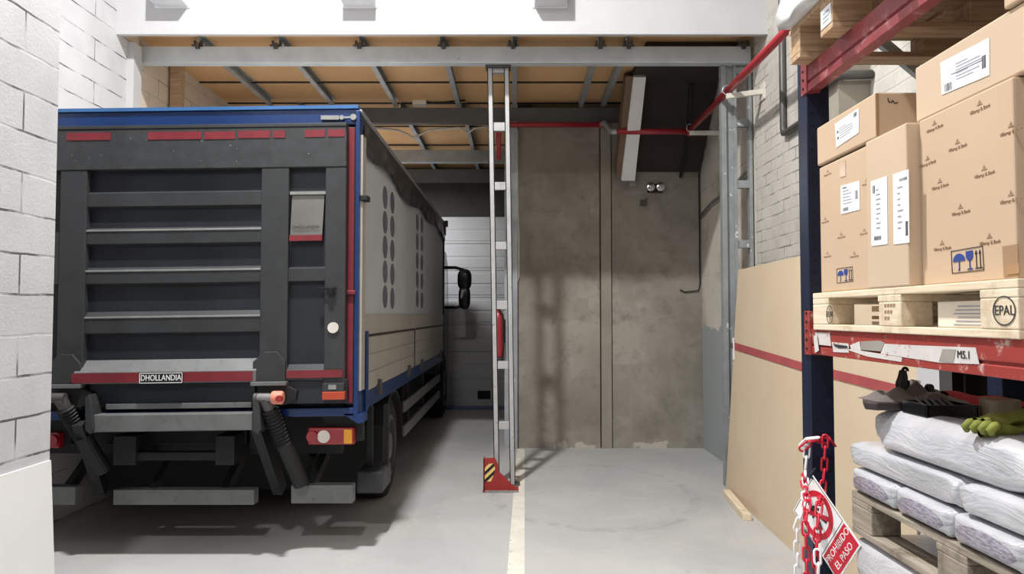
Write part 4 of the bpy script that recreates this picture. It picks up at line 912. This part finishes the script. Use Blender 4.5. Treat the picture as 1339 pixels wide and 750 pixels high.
def icons(parent, x0, y0, x1, y1, x2, y2, x3, y3, d, frame=True):
    """umbrella, goblet and upright arrows inside a frame given by its four corner pixels"""
    def at(u, v):
        a = (x0 + (x1 - x0) * u, y0 + (y1 - y0) * u); b = (x3 + (x2 - x3) * u, y3 + (y2 - y3) * u)
        q = onX(a[0] + (b[0] - a[0]) * v, a[1] + (b[1] - a[1]) * v, d); q.x = d; return q
    e = (-0.0008, 0, 0); mb = MB()
    mb.prism([at(0.24 + 0.19 * math.cos(a), 0.5 - 0.33 * math.sin(a)) for a in [PI * i / 12 for i in range(13)]], e)
    mb.prism([at(0.225, 0.5), at(0.255, 0.5), at(0.255, 0.88), at(0.225, 0.88)], e); mb.prism([at(0.2, 0.84), at(0.255, 0.84), at(0.255, 0.9), at(0.2, 0.9)], e)
    mb.prism([at(0.46, 0.12), at(0.68, 0.12), at(0.68, 0.38), at(0.63, 0.52), at(0.51, 0.52), at(0.46, 0.38)], e)
    mb.prism([at(0.555, 0.5), at(0.585, 0.5), at(0.585, 0.88), at(0.555, 0.88)], e); mb.prism([at(0.49, 0.86), at(0.65, 0.86), at(0.65, 0.91), at(0.49, 0.91)], e)
    k = part('handling_print', mb, 'blueink', parent, label='blue umbrella and goblet handling symbols')
    mb = MB()
    for u in (0.78, 0.9):
        mb.prism([at(u - 0.012, 0.25), at(u + 0.012, 0.25), at(u + 0.012, 0.88), at(u - 0.012, 0.88)], e); mb.prism([at(u - 0.04, 0.3), at(u + 0.04, 0.3), at(u, 0.12)], e)
    mb.prism([at(0.73, 0.86), at(0.96, 0.86), at(0.96, 0.9), at(0.73, 0.9)], e)
    if frame:
        for (a, b, c_, d_) in ((0, 0, 1, 0.025), (0, 0.975, 1, 1), (0, 0, 0.015, 1), (0.985, 0, 1, 1)): mb.prism([at(a, b), at(c_, b), at(c_, d_), at(a, d_)], e)
    part('symbol_frame', mb, 'inkdark', k)
ZC = 2.285
# left tall box
b1 = carton('cardboard_box', 1.205, 1.75, 2.487, 2.90, ZD, ZC - 0.005, 'tall cardboard box next to the blue post with a square label and small symbols')
lab(b1, [(1099.5, 243), (1124, 236), (1124.5, 274), (1100, 280)], 1.2044, linesmk(5, 0.1, 0.7, 0.2, 0.75) + bars(0.75, 0.9, 0.3, 0.6, 4) + bars(0.1, 0.4, 0.8, 0.92, 6) + [(0.08, 0.08, 0.3, 0.12, True)])
icons(b1, 1094, 351, 1115, 348, 1115.5, 367.5, 1094.5, 370, 1.2043, True)
for x, y in ((1079, 290), (1100, 310), (1130, 305), (1117, 335), (1082, 335), (1082, 228), (1133, 240)):
    mb = MB(); logo(mb, onX(x, y, 1.2043), 0.0105, 1.2043); part('logo_print', mb, 'brownfaint', b1, label='faint brown logo print')
sticker(b1, [(1099, 211), (1106, 209), (1106, 230), (1099, 232)], 'tape', 1.2046, 'tape', 'shiny strip of packing tape')
# right tall box of the pair
b2 = carton('cardboard_box', 1.19, 1.75, 2.225, 2.485, ZD, ZC, 'tall cardboard box with two long vertical white labels', 'card2')
lab(b2, [(1139, 237), (1160, 230), (1161, 319), (1140, 321.5)], 1.1894, linesmk(9, 0.3, 0.6, 0.15, 0.8) + bars(0.1, 0.25, 0.08, 0.2, 4) + bars(0.15, 0.6, 0.86, 0.92, 8))
lab(b2, [(1168, 228), (1188.5, 221), (1189.5, 317), (1169, 319.5)], 1.1894, linesmk(8, 0.25, 0.6, 0.2, 0.85) + bars(0.4, 0.9, 0.09, 0.13, 7) + bars(0.75, 0.92, 0.7, 0.9, 4))
# flat box lying across the pair
b4 = carton('cardboard_box', 1.2, 1.75, 2.43, 2.905, ZC + 0.003, ZC + 0.155, 'small flat cardboard box lying askew on the pair of tall boxes', 'card')
lab(b4, [(1092, 162), (1123, 141), (1123.5, 173), (1094, 193)], 1.1994, linesmk(5, 0.15, 0.75, 0.3, 0.8) + bars(0.78, 0.92, 0.08, 0.25, 5) + [(0.05, 0.35, 0.12, 0.45, True), (0.05, 0.6, 0.12, 0.7, True)])
mb = MB(); mb.tube([onY(1161, 128, 2.4285), onY(1162, 133, 2.4285), onY(1166, 133.5, 2.4285), onY(1167, 131, 2.4285), onY(1170, 135, 2.4285), onY(1174, 134, 2.4285)], 0.0018, 5)
part('scribble', mb, 'inkdark', b4, label='black marker scribble')
part('seam', MB().box(1.2, 1.21, 2.427, 2.431, ZC + 0.01, ZC + 0.15), 'carddark', b4)
# big box with repeated logo
b3 = carton('cardboard_box', 1.228, 1.83, 1.80, 2.222, ZD, ZC + 0.003, 'biggest cardboard box with repeated brown logos and large blue handling symbols', 'card')
for x, y in ((1222, 168), (1281, 143), (1252, 193), (1287, 228), (1229, 244), (1322, 172), (1322, 262), (1256, 278), (1294, 317), (1232, 325), (1213, 214)):
    mb = MB(); logo(mb, onX(x, y, 1.2273), 0.0135, 1.2273); part('logo_print', mb, 'brownink', b3)
icons(b3, 1243.5, 328, 1285, 321, 1287, 353, 1245, 357.5, 1.2272)
sticker(b3, [(1311, 322), (1331, 319), (1332, 359), (1313, 362)], 'carddark', 1.2274, 'flap', 'darker folded flap')
s4 = sticker(b3, [(1317, 346), (1333, 344), (1333, 357), (1317, 359)], 'tape', 1.226, 'tape')
# flat box on the big one
b5 = carton('cardboard_box', 1.24, 1.83, 1.72, 2.26, ZC + 0.006, ZC + 0.178, 'flat cardboard box with a wide white label on the biggest box', 'card2')
lab(b5, [(1230, 82), (1294, 49), (1294, 98), (1232, 124)], 1.2394, linesmk(6, 0.3, 0.85, 0.25, 0.8) + bars(0.06, 0.22, 0.72, 0.95, 7) + bars(0.84, 0.93, 0.4, 0.75, 5) + [(0.2, 0.5, 0.85, 0.52, True)])
b6 = carton('cardboard_box', 1.23, 1.8, 1.35, 1.83, ZC + 0.180, ZC + 0.31, 'cardboard box corner at the top right above the wide label', 'card')

# ---------------------------------------------------------------- upper pallet and wrapped goods
pz0 = ZUT
up = root('pallet', (1.6, 2.5, pz0), 'dark old wooden pallet of long bearers on the upper red beam', 'pallet')
for k, (ya, yb) in enumerate(((2.885, 2.985), (2.585, 2.69), (2.2, 2.3), (1.85, 1.95))):
    br_ = part('block', MB().box(1.13, 1.275, ya, yb, pz0 + 0.022, pz0 + 0.1), 'pine_x', up, bevel=0.004)
    for xa_, xb_ in ((1.62, 1.79), (2.13, 2.275)): part('block', MB().box(xa_, xb_, ya, yb, pz0 + 0.022, pz0 + 0.1), 'pine_x', up, bevel=0.004)
    part('base_board', MB().box(1.13, 2.275, ya, yb, pz0, pz0 + 0.022), 'pine_x', up, bevel=0.003)
    part('stringer_board', MB().box(1.13, 2.275, ya, yb, pz0 + 0.1, pz0 + 0.122), 'pine_x', up, bevel=0.003)
    if k == 1:
        part('tag', MB().box(1.1285, 1.1298, 2.595, 2.68, pz0 + 0.025, pz0 + 0.095), 'paper', br_, label='white paper tag on the bearer end')
        mb = MB()
        for q in range(3): mb.box(1.1275, 1.1285, 2.61, 2.66, pz0 + 0.04 + q * 0.016, pz0 + 0.046 + q * 0.016)
        part('tag_print', mb, 'ink', br_)
for k in range(7):
    xx = 1.13 + k * 0.165; part('deck_board', MB().box(xx, xx + 0.14, 1.8, 2.998, pz0 + 0.122, pz0 + 0.144), 'pine_x', up, bevel=0.003)
mb = MB().box(1.085, 2.25, 1.82, 2.985, pz0 + 0.1445, pz0 + 0.95)
bmesh.ops.subdivide_edges(mb.bm, edges=mb.bm.edges[:], cuts=28, use_grid_fill=True)
for v in mb.bm.verts:
    a_, b_, c_ = v.co; v.co.x += 0.010 * math.sin(b_ * 31 + c_ * 13) + 0.006 * math.sin(c_ * 47 - b_ * 19); v.co.y -= 0.012 * abs(math.sin(a_ * 27 + c_ * 17))
single('wrapped_load', mb, 'film', (1.6, 2.4, pz0 + 0.144), 'load in crumpled white film on the upper pallet at the top', 'wrapped load', smooth=True)
single('rack_beam', MB().box(2.0, 2.045, 0.4, 3.0, ZUB, ZUT), 'rackred2', (2.0, 1.7, ZUB), 'rear red rack beam behind the upper pallet', 'rack beam', bevel=0.003)
single('rack_beam', MB().box(1.975, 2.0, 0.4, 3.0, ZBT - 0.098, ZBT), 'rackred', (1.98, 1.7, ZBT - 0.1), 'rear red rack beam behind the lower pallet of boxes', 'rack beam', bevel=0.003)

# ---------------------------------------------------------------- sacks under the shelf
ZS = 0.937
lpz = pallet(1.2, 1.455, ZS, 'grey weathered wooden pallet between the layers of white sacks', 'oldwood')
zs = ZS + 0.144
grp = 'white sacks on the grey pallet'
cent = [(1145, 638), (1215, 667), (1291, 698)]
yl = [2.50, 2.20, 1.90, 1.60]
labs = ['white sack with printed grey oval, bottom layer, farthest from the aisle end', 'white sack with printed grey oval, bottom layer, in the middle', 'white sack with printed grey oval, bottom layer, third from the rack post', 'white sack of the bottom layer nearest the front edge of the picture']
labs[0] = 'white sack with grey oval print, bottom layer, nearest the rack post'; labs[1] = 'white sack with grey oval print, bottom layer, second from the rack post'; labs[3] = 'white sack of the bottom layer, fourth from the rack post'
first = None
bmat = bag_mat('white_sack_oval_print', (0.0, 0.040, 0.125, 0.030))
for i, yc in enumerate(yl):
    if first is None:
        first = single('sack', MB().sack((1.485, yc, zs + 0.044), (0.58, 0.302, 0.088), e=0.13, seed=5, amp=0.004, ez=0.4), bmat, (1.485, yc, zs), labs[0], 'sack', grp, smooth=True)
    else:
        q = dup(first, (1.485, yc, zs), labs[i])
zs2 = zs + 0.088
f2 = single('sack', MB().sack((1.49, 2.345, zs2 + 0.043), (0.58, 0.64, 0.088), e=0.13, seed=8, amp=0.005, ez=0.42), 'bag', (1.49, 2.345, zs2), 'wide white sack of the middle layer, end by the rack post', 'sack', grp, smooth=True)
dup(f2, (1.49, 1.70, zs2), 'wide white sack of the middle layer, end toward the picture edge')
mb = MB()
zs3 = zs2 + 0.085
f3 = root('sack', (1.55, 2.17, zs3), 'plump white sack on top of the stack with a small printed diamond', 'sack', grp)
part('cover', MB().sack((1.53, 2.17, zs3 + 0.068), (0.62, 0.82, 0.142), e=0.24, seed=21, amp=0.010, lean=(0.012, 0.02), ez=0.5), 'bag', f3, smooth=True)
f4 = root('sack', (1.56, 1.50, zs3), 'white sack on top of the stack at the picture edge, its folded end showing', 'sack', grp)
part('cover', MB().sack((1.53, 1.49, zs3 + 0.066), (0.6, 0.5, 0.138), e=0.2, seed=22, amp=0.008, ez=0.5), 'bag', f4, smooth=True)
# lower stack on the floor
lp2 = pallet(1.2, 1.455, 0.0, 'x', 'oldwood'); lp2['label'] = 'wooden pallet on the floor under the lowest white sacks'
k = 0; fl_ = None
for zz in range(5):
    z0_ = 0.146 + zz * 0.158
    for yc in (2.345, 1.735):
        lb_ = 'white sack under the grey pallet, layer %s, %s' % (('lowest', 'second', 'third', 'fourth', 'top')[zz], 'end by the rack post' if yc > 2 else 'end toward the picture edge')
        if fl_ is None: fl_ = single('sack', MB().sack((1.56, yc, z0_ + 0.079), (0.74, 0.61, 0.16), e=0.16, seed=31, amp=0.006, ez=0.42), 'bag', (1.56, yc, z0_), lb_, 'sack', 'white sacks under the grey pallet', smooth=True)
        else: dup(fl_, (1.56, yc, z0_), lb_)

# ---------------------------------------------------------------- clutter on the sacks
zt = 1.388
def on_top(px, py, z=zt): return onZ(px, py, z)
tb = root('dark_board', (1.33, 2.5, zt), 'dark brown slab under crumpled film on the plump sack', 'slab')
part('slab', MB().prism([(1.165, 2.47, zt), (1.19, 2.435, zt), (1.46, 2.44, zt), (1.52, 2.50, zt), (1.45, 2.62, zt), (1.22, 2.60, zt)], (0, 0, 0.026)), 'darkboard', tb, bevel=0.005)
def crump(u, v):
    x = 1.20 + u * 0.31; y = 2.456 + v * 0.15; r = math.sin(min(1, u * 1.0) * PI) * math.sin(v * PI)
    return Vector((x, y, zt + 0.024 + 0.036 * max(r, 0) ** 0.6 + 0.012 * r * (math.sin(u * 19 + v * 7) + math.sin(v * 13 - u * 9))))
part('film', MB().grid(crump, 34, 20), 'cloudy', tb, smooth=True, label='crumpled grey film over the slab')
Yh = 2.53
def yv(px, py, Y=Yh): return onY(px, py, Y)
tl = root('strap_handle', (yv(1183, 515).x, Yh, zt), 'black plastic handle with a loop standing up behind the dark slab', 'handle')
part('grip', MB().prism([yv(x, y) for x, y in ((1177, 531), (1176, 501), (1179, 493), (1181, 484), (1186, 484), (1188, 493), (1188, 531))], (0, 0.03, 0)), 'blackgloss', tl, bevel=0.004)
part('loop', MB().tube([yv(1183.5 + 3.2 * math.cos(t), 485 - 4.5 * math.sin(t), Yh + 0.015) for t in [PI * i / 8 for i in range(9)]], 0.005, 6), 'blackgloss', tl)
tl2 = root('black_peg', (yv(1218, 515).x, Yh, zt), 'short black peg right of the plastic handle', 'peg')
part('peg', MB().prism([yv(x, y) for x, y in ((1213.5, 531), (1213.5, 505), (1216, 502), (1220, 502), (1222.5, 505), (1222.5, 531))], (0, 0.025, 0)), 'blackgloss', tl2, bevel=0.004)
cg = root('ratchet_buckle', (yv(1200, 515).x, Yh, zt), 'small steel ratchet buckle with red webbing beside the black handle', 'buckle')
xb0, xb1 = yv(1190, 512).x, yv(1204, 512).x; zb_ = zt + 0.05
part('frame', MB().box(xb0, xb0 + 0.008, Yh, Yh + 0.05, zb_, zb_ + 0.04).box(xb1 - 0.008, xb1, Yh, Yh + 0.05, zb_, zb_ + 0.04).box(xb0, xb1, Yh + 0.02, Yh + 0.03, zb_, zb_ + 0.012), 'chrome', cg)
part('bolt', MB().lathe([(0.009, 0), (0.009, xb1 - xb0)], (xb0, Yh + 0.02, zb_ + 0.028), 'X'), 'chrome', cg)
part('webbing', MB().bar((xb1 - 0.01, Yh + 0.02, zb_ + 0.03), (xb1 + 0.03, Yh + 0.02, zb_ - 0.005), 0.035, 0.008), 'strap', cg)
rc = root('red_cloth', (1.56, 2.54, zt), 'flat red cloth lying behind the black tray on the sacks', 'cloth')
def clothf(u, v): return Vector((1.46 + 0.26 * u, 2.46 + 0.13 * v, zt + 0.006 + 0.05 * math.sin(PI * min(1, v * 0.9 + 0.05)) * (1 - 0.6 * u) + 0.004 * math.sin(u * 11)))
part('cloth', MB().grid(clothf, 16, 10), 'pink', rc, smooth=True)
ty = root('black_tray', (1.5, 2.36, zt), 'shallow black tray of tools on the sacks left of the tape roll', 'tray')
x0t, x1t, y0t, y1t = 1.26, 1.42, 2.27, 2.42
mb = MB(); mb.box(x0t, x1t, y0t, y1t, zt, zt + 0.006)
for (a0, a1, b0, b1) in ((x0t, x0t + 0.01, y0t, y1t), (x1t - 0.01, x1t, y0t, y1t), (x0t, x1t, y0t, y0t + 0.01), (x0t, x1t, y1t - 0.01, y1t)): mb.box(a0, a1, b0, b1, zt, zt + 0.038)
part('tray', mb, 'blackgloss', ty, bevel=0.003)
for i in range(5): part('rod', MB().tube([(x0t + 0.02 + 0.025 * i, y0t + 0.02, zt + 0.014), (x0t + 0.04 + 0.02 * i, y1t - 0.02, zt + 0.046)], 0.005, 6), 'clamp', ty)
ro = root('tape_roll', (1.53, 2.26, zt), 'beige roll of packing tape standing behind the green gloves', 'tape roll')
part('roll', MB().lathe([(0.038, 0.0), (0.054, 0.0), (0.055, 0.004), (0.055, 0.051), (0.054, 0.055), (0.038, 0.055)], (1.49, 2.28, zt + 0.0)), 'tapecore', ro, smooth=False, bevel=0.001)
part('core', MB().lathe([(0.0375, 0.0), (0.0375, 0.0555)], (1.49, 2.28, zt + 0.0003)), 'carddark', ro)
gl = root('work_gloves', (1.34, 2.05, zt), 'pair of folded olive green work gloves on the top sack', 'gloves')
ga, gb = Vector((1.235, 1.965, 0)), Vector((1.48, 2.08, 0)); gd_ = (gb - ga).normalized(); gn = Vector((-gd_.y, gd_.x, 0))
def glove(z0, dn, s, sc):
    def fn(u, v):
        a = v * 2 * PI; w = (0.046 + 0.008 * math.sin(u * 5 + s)) * sc * min(1, 0.35 + 4 * u, 0.5 + 4 * (1 - u)); h = 0.013 + 0.004 * math.sin(u * 9 + s * 2)
        p = ga + (gb - ga) * u + gn * (dn + w * math.cos(a))
        return Vector((p.x, p.y, z0 + 0.006 * u + h * math.sin(a) * (1 + 0.25 * math.sin(a * 3 + u * 12)) + 0.004 * math.sin(u * 15 + a * 2 + s)))
    return MB().grid(fn, 26, 24)
part('glove', glove(zt + 0.010, 0.0, 0.3, 1.0), 'glove', gl, smooth=True); part('glove', glove(zt + 0.030, 0.008, 1.4, 0.9), 'glove', gl, smooth=True)
for i in range(4):
    p = ga + gn * (-0.036 + 0.022 * i) + gd_ * 0.012; q = p - gd_ * 0.035
    part('finger', MB().tube([Vector((p.x, p.y, zt + 0.026)), Vector(((p.x + q.x) / 2, (p.y + q.y) / 2, zt + 0.024)), Vector((q.x, q.y, zt + 0.014)), Vector((q.x + 0.01, q.y + 0.008, zt + 0.006))], [0.011, 0.012, 0.011, 0.008], 10), 'glove', gl, smooth=True)
# print on the plump sack: small diamond emblem and lettering
mb = MB(); zc = zt + 0.004
def ln(p, q, w=0.004):
    mb.bar((p[0], p[1], zc), (q[0], q[1], zc), w, 0.002)
D = [(1.30, 2.335), (1.345, 2.20), (1.43, 2.15), (1.42, 2.25)]
for i in range(4): ln(D[i], D[(i + 1) % 4])
for q in range(3): ln((1.345 + 0.014 * q, 2.265 - 0.022 * q), (1.375 + 0.014 * q, 2.255 - 0.022 * q), 0.006)
part('print', mb, 'inkdark', f3, label='black diamond emblem on the sack top')

# ================================================================== CHAINS AND SIGN ON THE POST
LK = 0.056
def link_mesh():
    mb = MB(); n = 20; r = 0.0105; h = LK / 2 - r * 0.3
    pts = []
    for i in range(n):
        a = 2 * PI * i / n; x = r * math.cos(a); z = r * math.sin(a) + (h * 0.62 if math.sin(a) > 0 else -h * 0.62)
        pts.append((x, 0, z))
    mb.tube(pts, 0.0042, 7, closed=True); return mb
def chain(name, path, mat, label, grp='plastic barrier chains on the blue post'):
    t = root(name, path[0], label, 'chain', grp); me = None; k = 0
    P = [Vector(p) for p in path]; seg = []; tot = 0
    for a, b in zip(P, P[1:]): seg.append((tot, (b - a).length, a, b)); tot += (b - a).length
    step = LK * 0.78; n = int(tot / step); proto = None
    for i in range(n + 1):
        d = min(tot - 1e-4, i * step)
        for s0, L, a, b in seg:
            if s0 <= d <= s0 + L: p = a + (b - a) * ((d - s0) / L); dr = (b - a).normalized(); break
        z = dr; ref = Vector((0.3, 1, 0.1)) if abs(z.dot(Vector((0.3, 1, 0.1)).normalized())) < 0.9 else Vector((1, 0, 0))
        x = z.cross(ref).normalized(); y = z.cross(x)
        if i % 2: x, y = y, -x
        if proto is None:
            me_ = link_mesh().mesh('link', True, Vector((0, 0, 0))); me_.materials.append(M[mat]); o = bpy.data.objects.new('link', me_); proto = o
        else: o = proto.copy()
        COL.objects.link(o); o.parent = t
        o.matrix_local = Matrix.Translation(p - Vector(path[0])) @ Matrix((x, y, z)).transposed().to_4x4()
    return t
XS = 1.165
hk = lambda x, y, d: Vector(onY(x, y, d))
chain('barrier_chain', [hk(1053, 583, 2.93), hk(1062, 576, 2.92), hk(1072, 575, 2.93), hk(1088, 577, 2.95), hk(1092, 582, 2.96)], 'chainred', 'short red plastic chain looped around the front of the blue post')
chain('barrier_chain', [hk(1079, 577, 2.91), hk(1078, 610, 2.90), hk(1076, 640, 2.87), hk(1071, 660, 2.66), hk(1069, 690, 2.62), hk(1067, 730, 2.60), hk(1068, 775, 2.60)], 'chainred', 'long red plastic chain hanging down over the prohibition sign')
chain('barrier_chain', [hk(1052, 580, 2.95), hk(1059, 573, 2.93), hk(1069, 572, 2.92)], 'chainwhite', 'short white plastic chain links tied at the corner of the blue post')
chain('barrier_chain', [hk(1055, 590, 2.93), hk(1053, 618, 2.92), hk(1053, 638, 2.85), hk(1052, 660, 2.76), hk(1042, 690, 2.76), hk(1043, 730, 2.76), hk(1044, 775, 2.76)], 'chainwhite', 'long white plastic chain hanging at the left of the prohibition sign')
chain('barrier_chain', [hk(1050, 625, 2.90), hk(1056, 655, 2.76), hk(1053, 690, 2.70), hk(1055, 740, 2.66), hk(1056, 780, 2.66)], 'chainred', 'red plastic chain between the white chain and the sign centre')
chain('barrier_chain', [hk(1069, 728, 2.58), hk(1070, 745, 2.57), hk(1069, 785, 2.57)], 'chainwhite', 'white plastic chain end hanging below the sign centre')
th, ro_, w_, l_ = -1.309, 0.929, 0.2, 0.312
cS = Vector((1.143, 2.75, 0.924)); hx_ = Vector((math.cos(th), math.sin(th), 0)); zz_ = Vector((0, 0, 1))
ea = hx_ * math.cos(ro_) + zz_ * math.sin(ro_)          # reading direction of the panel
eb = hx_ * -math.sin(ro_) + zz_ * math.cos(ro_)         # its upward direction
en = ea.cross(eb)                                       # outward normal
sg = root('prohibition_sign', cS, 'white and red no-entry sign hanging askew from chains on the blue post', 'sign')
def S(a, b, n=0.0): return cS + ea * a + eb * b + en * n
def splate(name, pts, n, t, mat, parent, label=None): return part(name, MB().prism([S(a, b, n) for a, b in pts], en * t), mat, parent, label=label)
W2, L2 = w_ / 2, l_ / 2
pn_ = splate('panel', [(-W2, -L2), (W2, -L2), (W2, L2), (-W2, L2)], -0.003, 0.003, 'white', sg, 'white sign panel')
yd = -L2 + 0.098
splate('red_field', [(-W2 + 0.006, -L2 + 0.006), (W2 - 0.006, -L2 + 0.006), (W2 - 0.006, yd), (-W2 + 0.006, yd)], 0.0, 0.0008, 'signred', pn_, 'red lettering field')
mb = MB()
for (a0, b0, a1, b1) in ((-W2 + 0.004, yd + 0.008, W2 - 0.004, yd + 0.010), (-W2 + 0.004, L2 - 0.006, W2 - 0.004, L2 - 0.004), (-W2 + 0.004, yd + 0.008, -W2 + 0.006, L2 - 0.004), (W2 - 0.006, yd + 0.008, W2 - 0.004, L2 - 0.004)):
    mb.prism([S(a0, b0), S(a1, b0), S(a1, b1), S(a0, b1)], en * 0.0008)
part('border', mb, 'inkdark', pn_)
yc = yd + 0.009 + (L2 - yd - 0.01) / 2; R1, R0 = 0.089, 0.067
mb = MB(); n = 48
for i in range(n):
    a, b = 2 * PI * i / n, 2 * PI * (i + 1) / n
    mb.prism([S(R1 * math.cos(a), yc + R1 * math.sin(a)), S(R1 * math.cos(b), yc + R1 * math.sin(b)), S(R0 * math.cos(b), yc + R0 * math.sin(b)), S(R0 * math.cos(a), yc + R0 * math.sin(a))], en * 0.0014)
d45 = math.radians(-53); dx_, dy_ = math.cos(d45), math.sin(d45)
mb.prism([S(-R0 * dx_ - 0.009 * dy_, yc - R0 * dy_ + 0.009 * dx_), S(R0 * dx_ - 0.009 * dy_, yc + R0 * dy_ + 0.009 * dx_), S(R0 * dx_ + 0.009 * dy_, yc + R0 * dy_ - 0.009 * dx_), S(-R0 * dx_ + 0.009 * dy_, yc - R0 * dy_ - 0.009 * dx_)], en * 0.0016)
part('prohibition_ring', mb, 'signred', pn_, label='red prohibition ring with bar')
mb = MB()   # walking figure
def disc(a, b, r): mb.prism([S(a + r * math.cos(t), b + r * math.sin(t)) for t in [2 * PI * i / 16 for i in range(16)]], en * 0.001)
def limb(p, q, w):
    p, q = Vector(p), Vector(q); d = (q - p).normalized(); s = Vector((-d.y, d.x)) * w / 2
    mb.prism([S(*(p + s)), S(*(q + s)), S(*(q - s)), S(*(p - s))], en * 0.001)
disc(0.0, yc + 0.05, 0.010); limb((0.0, yc + 0.038), (0.0, yc - 0.004), 0.020)
for a in (((0.006, yc + 0.034), (0.024, yc + 0.004)), ((-0.006, yc + 0.034), (-0.026, yc + 0.006)), ((0.002, yc), (0.020, yc - 0.052)), ((-0.002, yc), (-0.022, yc - 0.050))): limb(a[0], a[1], 0.010)
part('walker', mb, 'inkdark', pn_, label='black walking figure')
Mx = Matrix(((ea.x, eb.x, en.x, 0), (ea.y, eb.y, en.y, 0), (ea.z, eb.z, en.z, 0), (0, 0, 0, 1)))
mb = MB()
for txt, dy in (('PROHIBIDO', 0.020), ('EL PASO', -0.022)):
    p = S(0, (-L2 + yd) / 2 + 0.003 + dy, 0.0012); mb.text(txt, 0.036, Matrix.Translation(p) @ Mx, extrude=0.0004)
part('lettering', mb, 'white', pn_, label='white words')
part('tie', MB().tube([S(W2 - 0.01, L2 - 0.008, 0.0), S(W2 + 0.0, L2 + 0.0, 0.01), hk(1066, 612, 2.88)], 0.004, 6), 'black', sg)

# ================================================================== LIGHT
def area(name, loc, size, power, color=(1, 1, 1), rot=(0, 0, 0), shape='SQUARE', size_y=None):
    l = bpy.data.lights.new(name, 'AREA'); l.energy = power; l.color = color; l.shape = shape; l.size = size
    if size_y: l.size_y = size_y
    o = bpy.data.objects.new(name, l); COL.objects.link(o); o.location = loc; o.rotation_euler = rot; return o
area('bay_lamp', (-1.3, 3.6, 7.2), 0.3, 590, (1.0, 0.985, 0.965), shape='DISK')
area('hall_lamp', (-1.1, -1.4, 7.0), 0.5, 250, (1.0, 0.985, 0.97), shape='DISK')
area('tube_lamp', (-2.4, 12.4, 4.1), 1.2, 95, (0.97, 0.98, 1.0), shape='RECTANGLE', size_y=0.15)
w = bpy.data.worlds.new('hall_air'); scene.world = w; w.use_nodes = True
w.node_tree.nodes['Background'].inputs['Color'].default_value = (0.95, 0.97, 1.0, 1); w.node_tree.nodes['Background'].inputs['Strength'].default_value = 0.05

# ================================================================== CAMERA
cam = bpy.data.cameras.new('camera'); co = bpy.data.objects.new('camera', cam); COL.objects.link(co); scene.camera = co
cam.sensor_width = 36; cam.sensor_fit = 'HORIZONTAL'; cam.lens = F / 1339 * 36; cam.shift_x = -(PPX - 669.5) / 1339; cam.clip_start = 0.05
co.location = (0, 0, H); co.rotation_euler = (PI / 2 + PITCH, 0, 0)
vs = scene.view_settings; vs.view_transform = 'Standard'; vs.look = 'None'; vs.gamma = 1; vs.use_curve_mapping = False; vs.exposure = 0.0
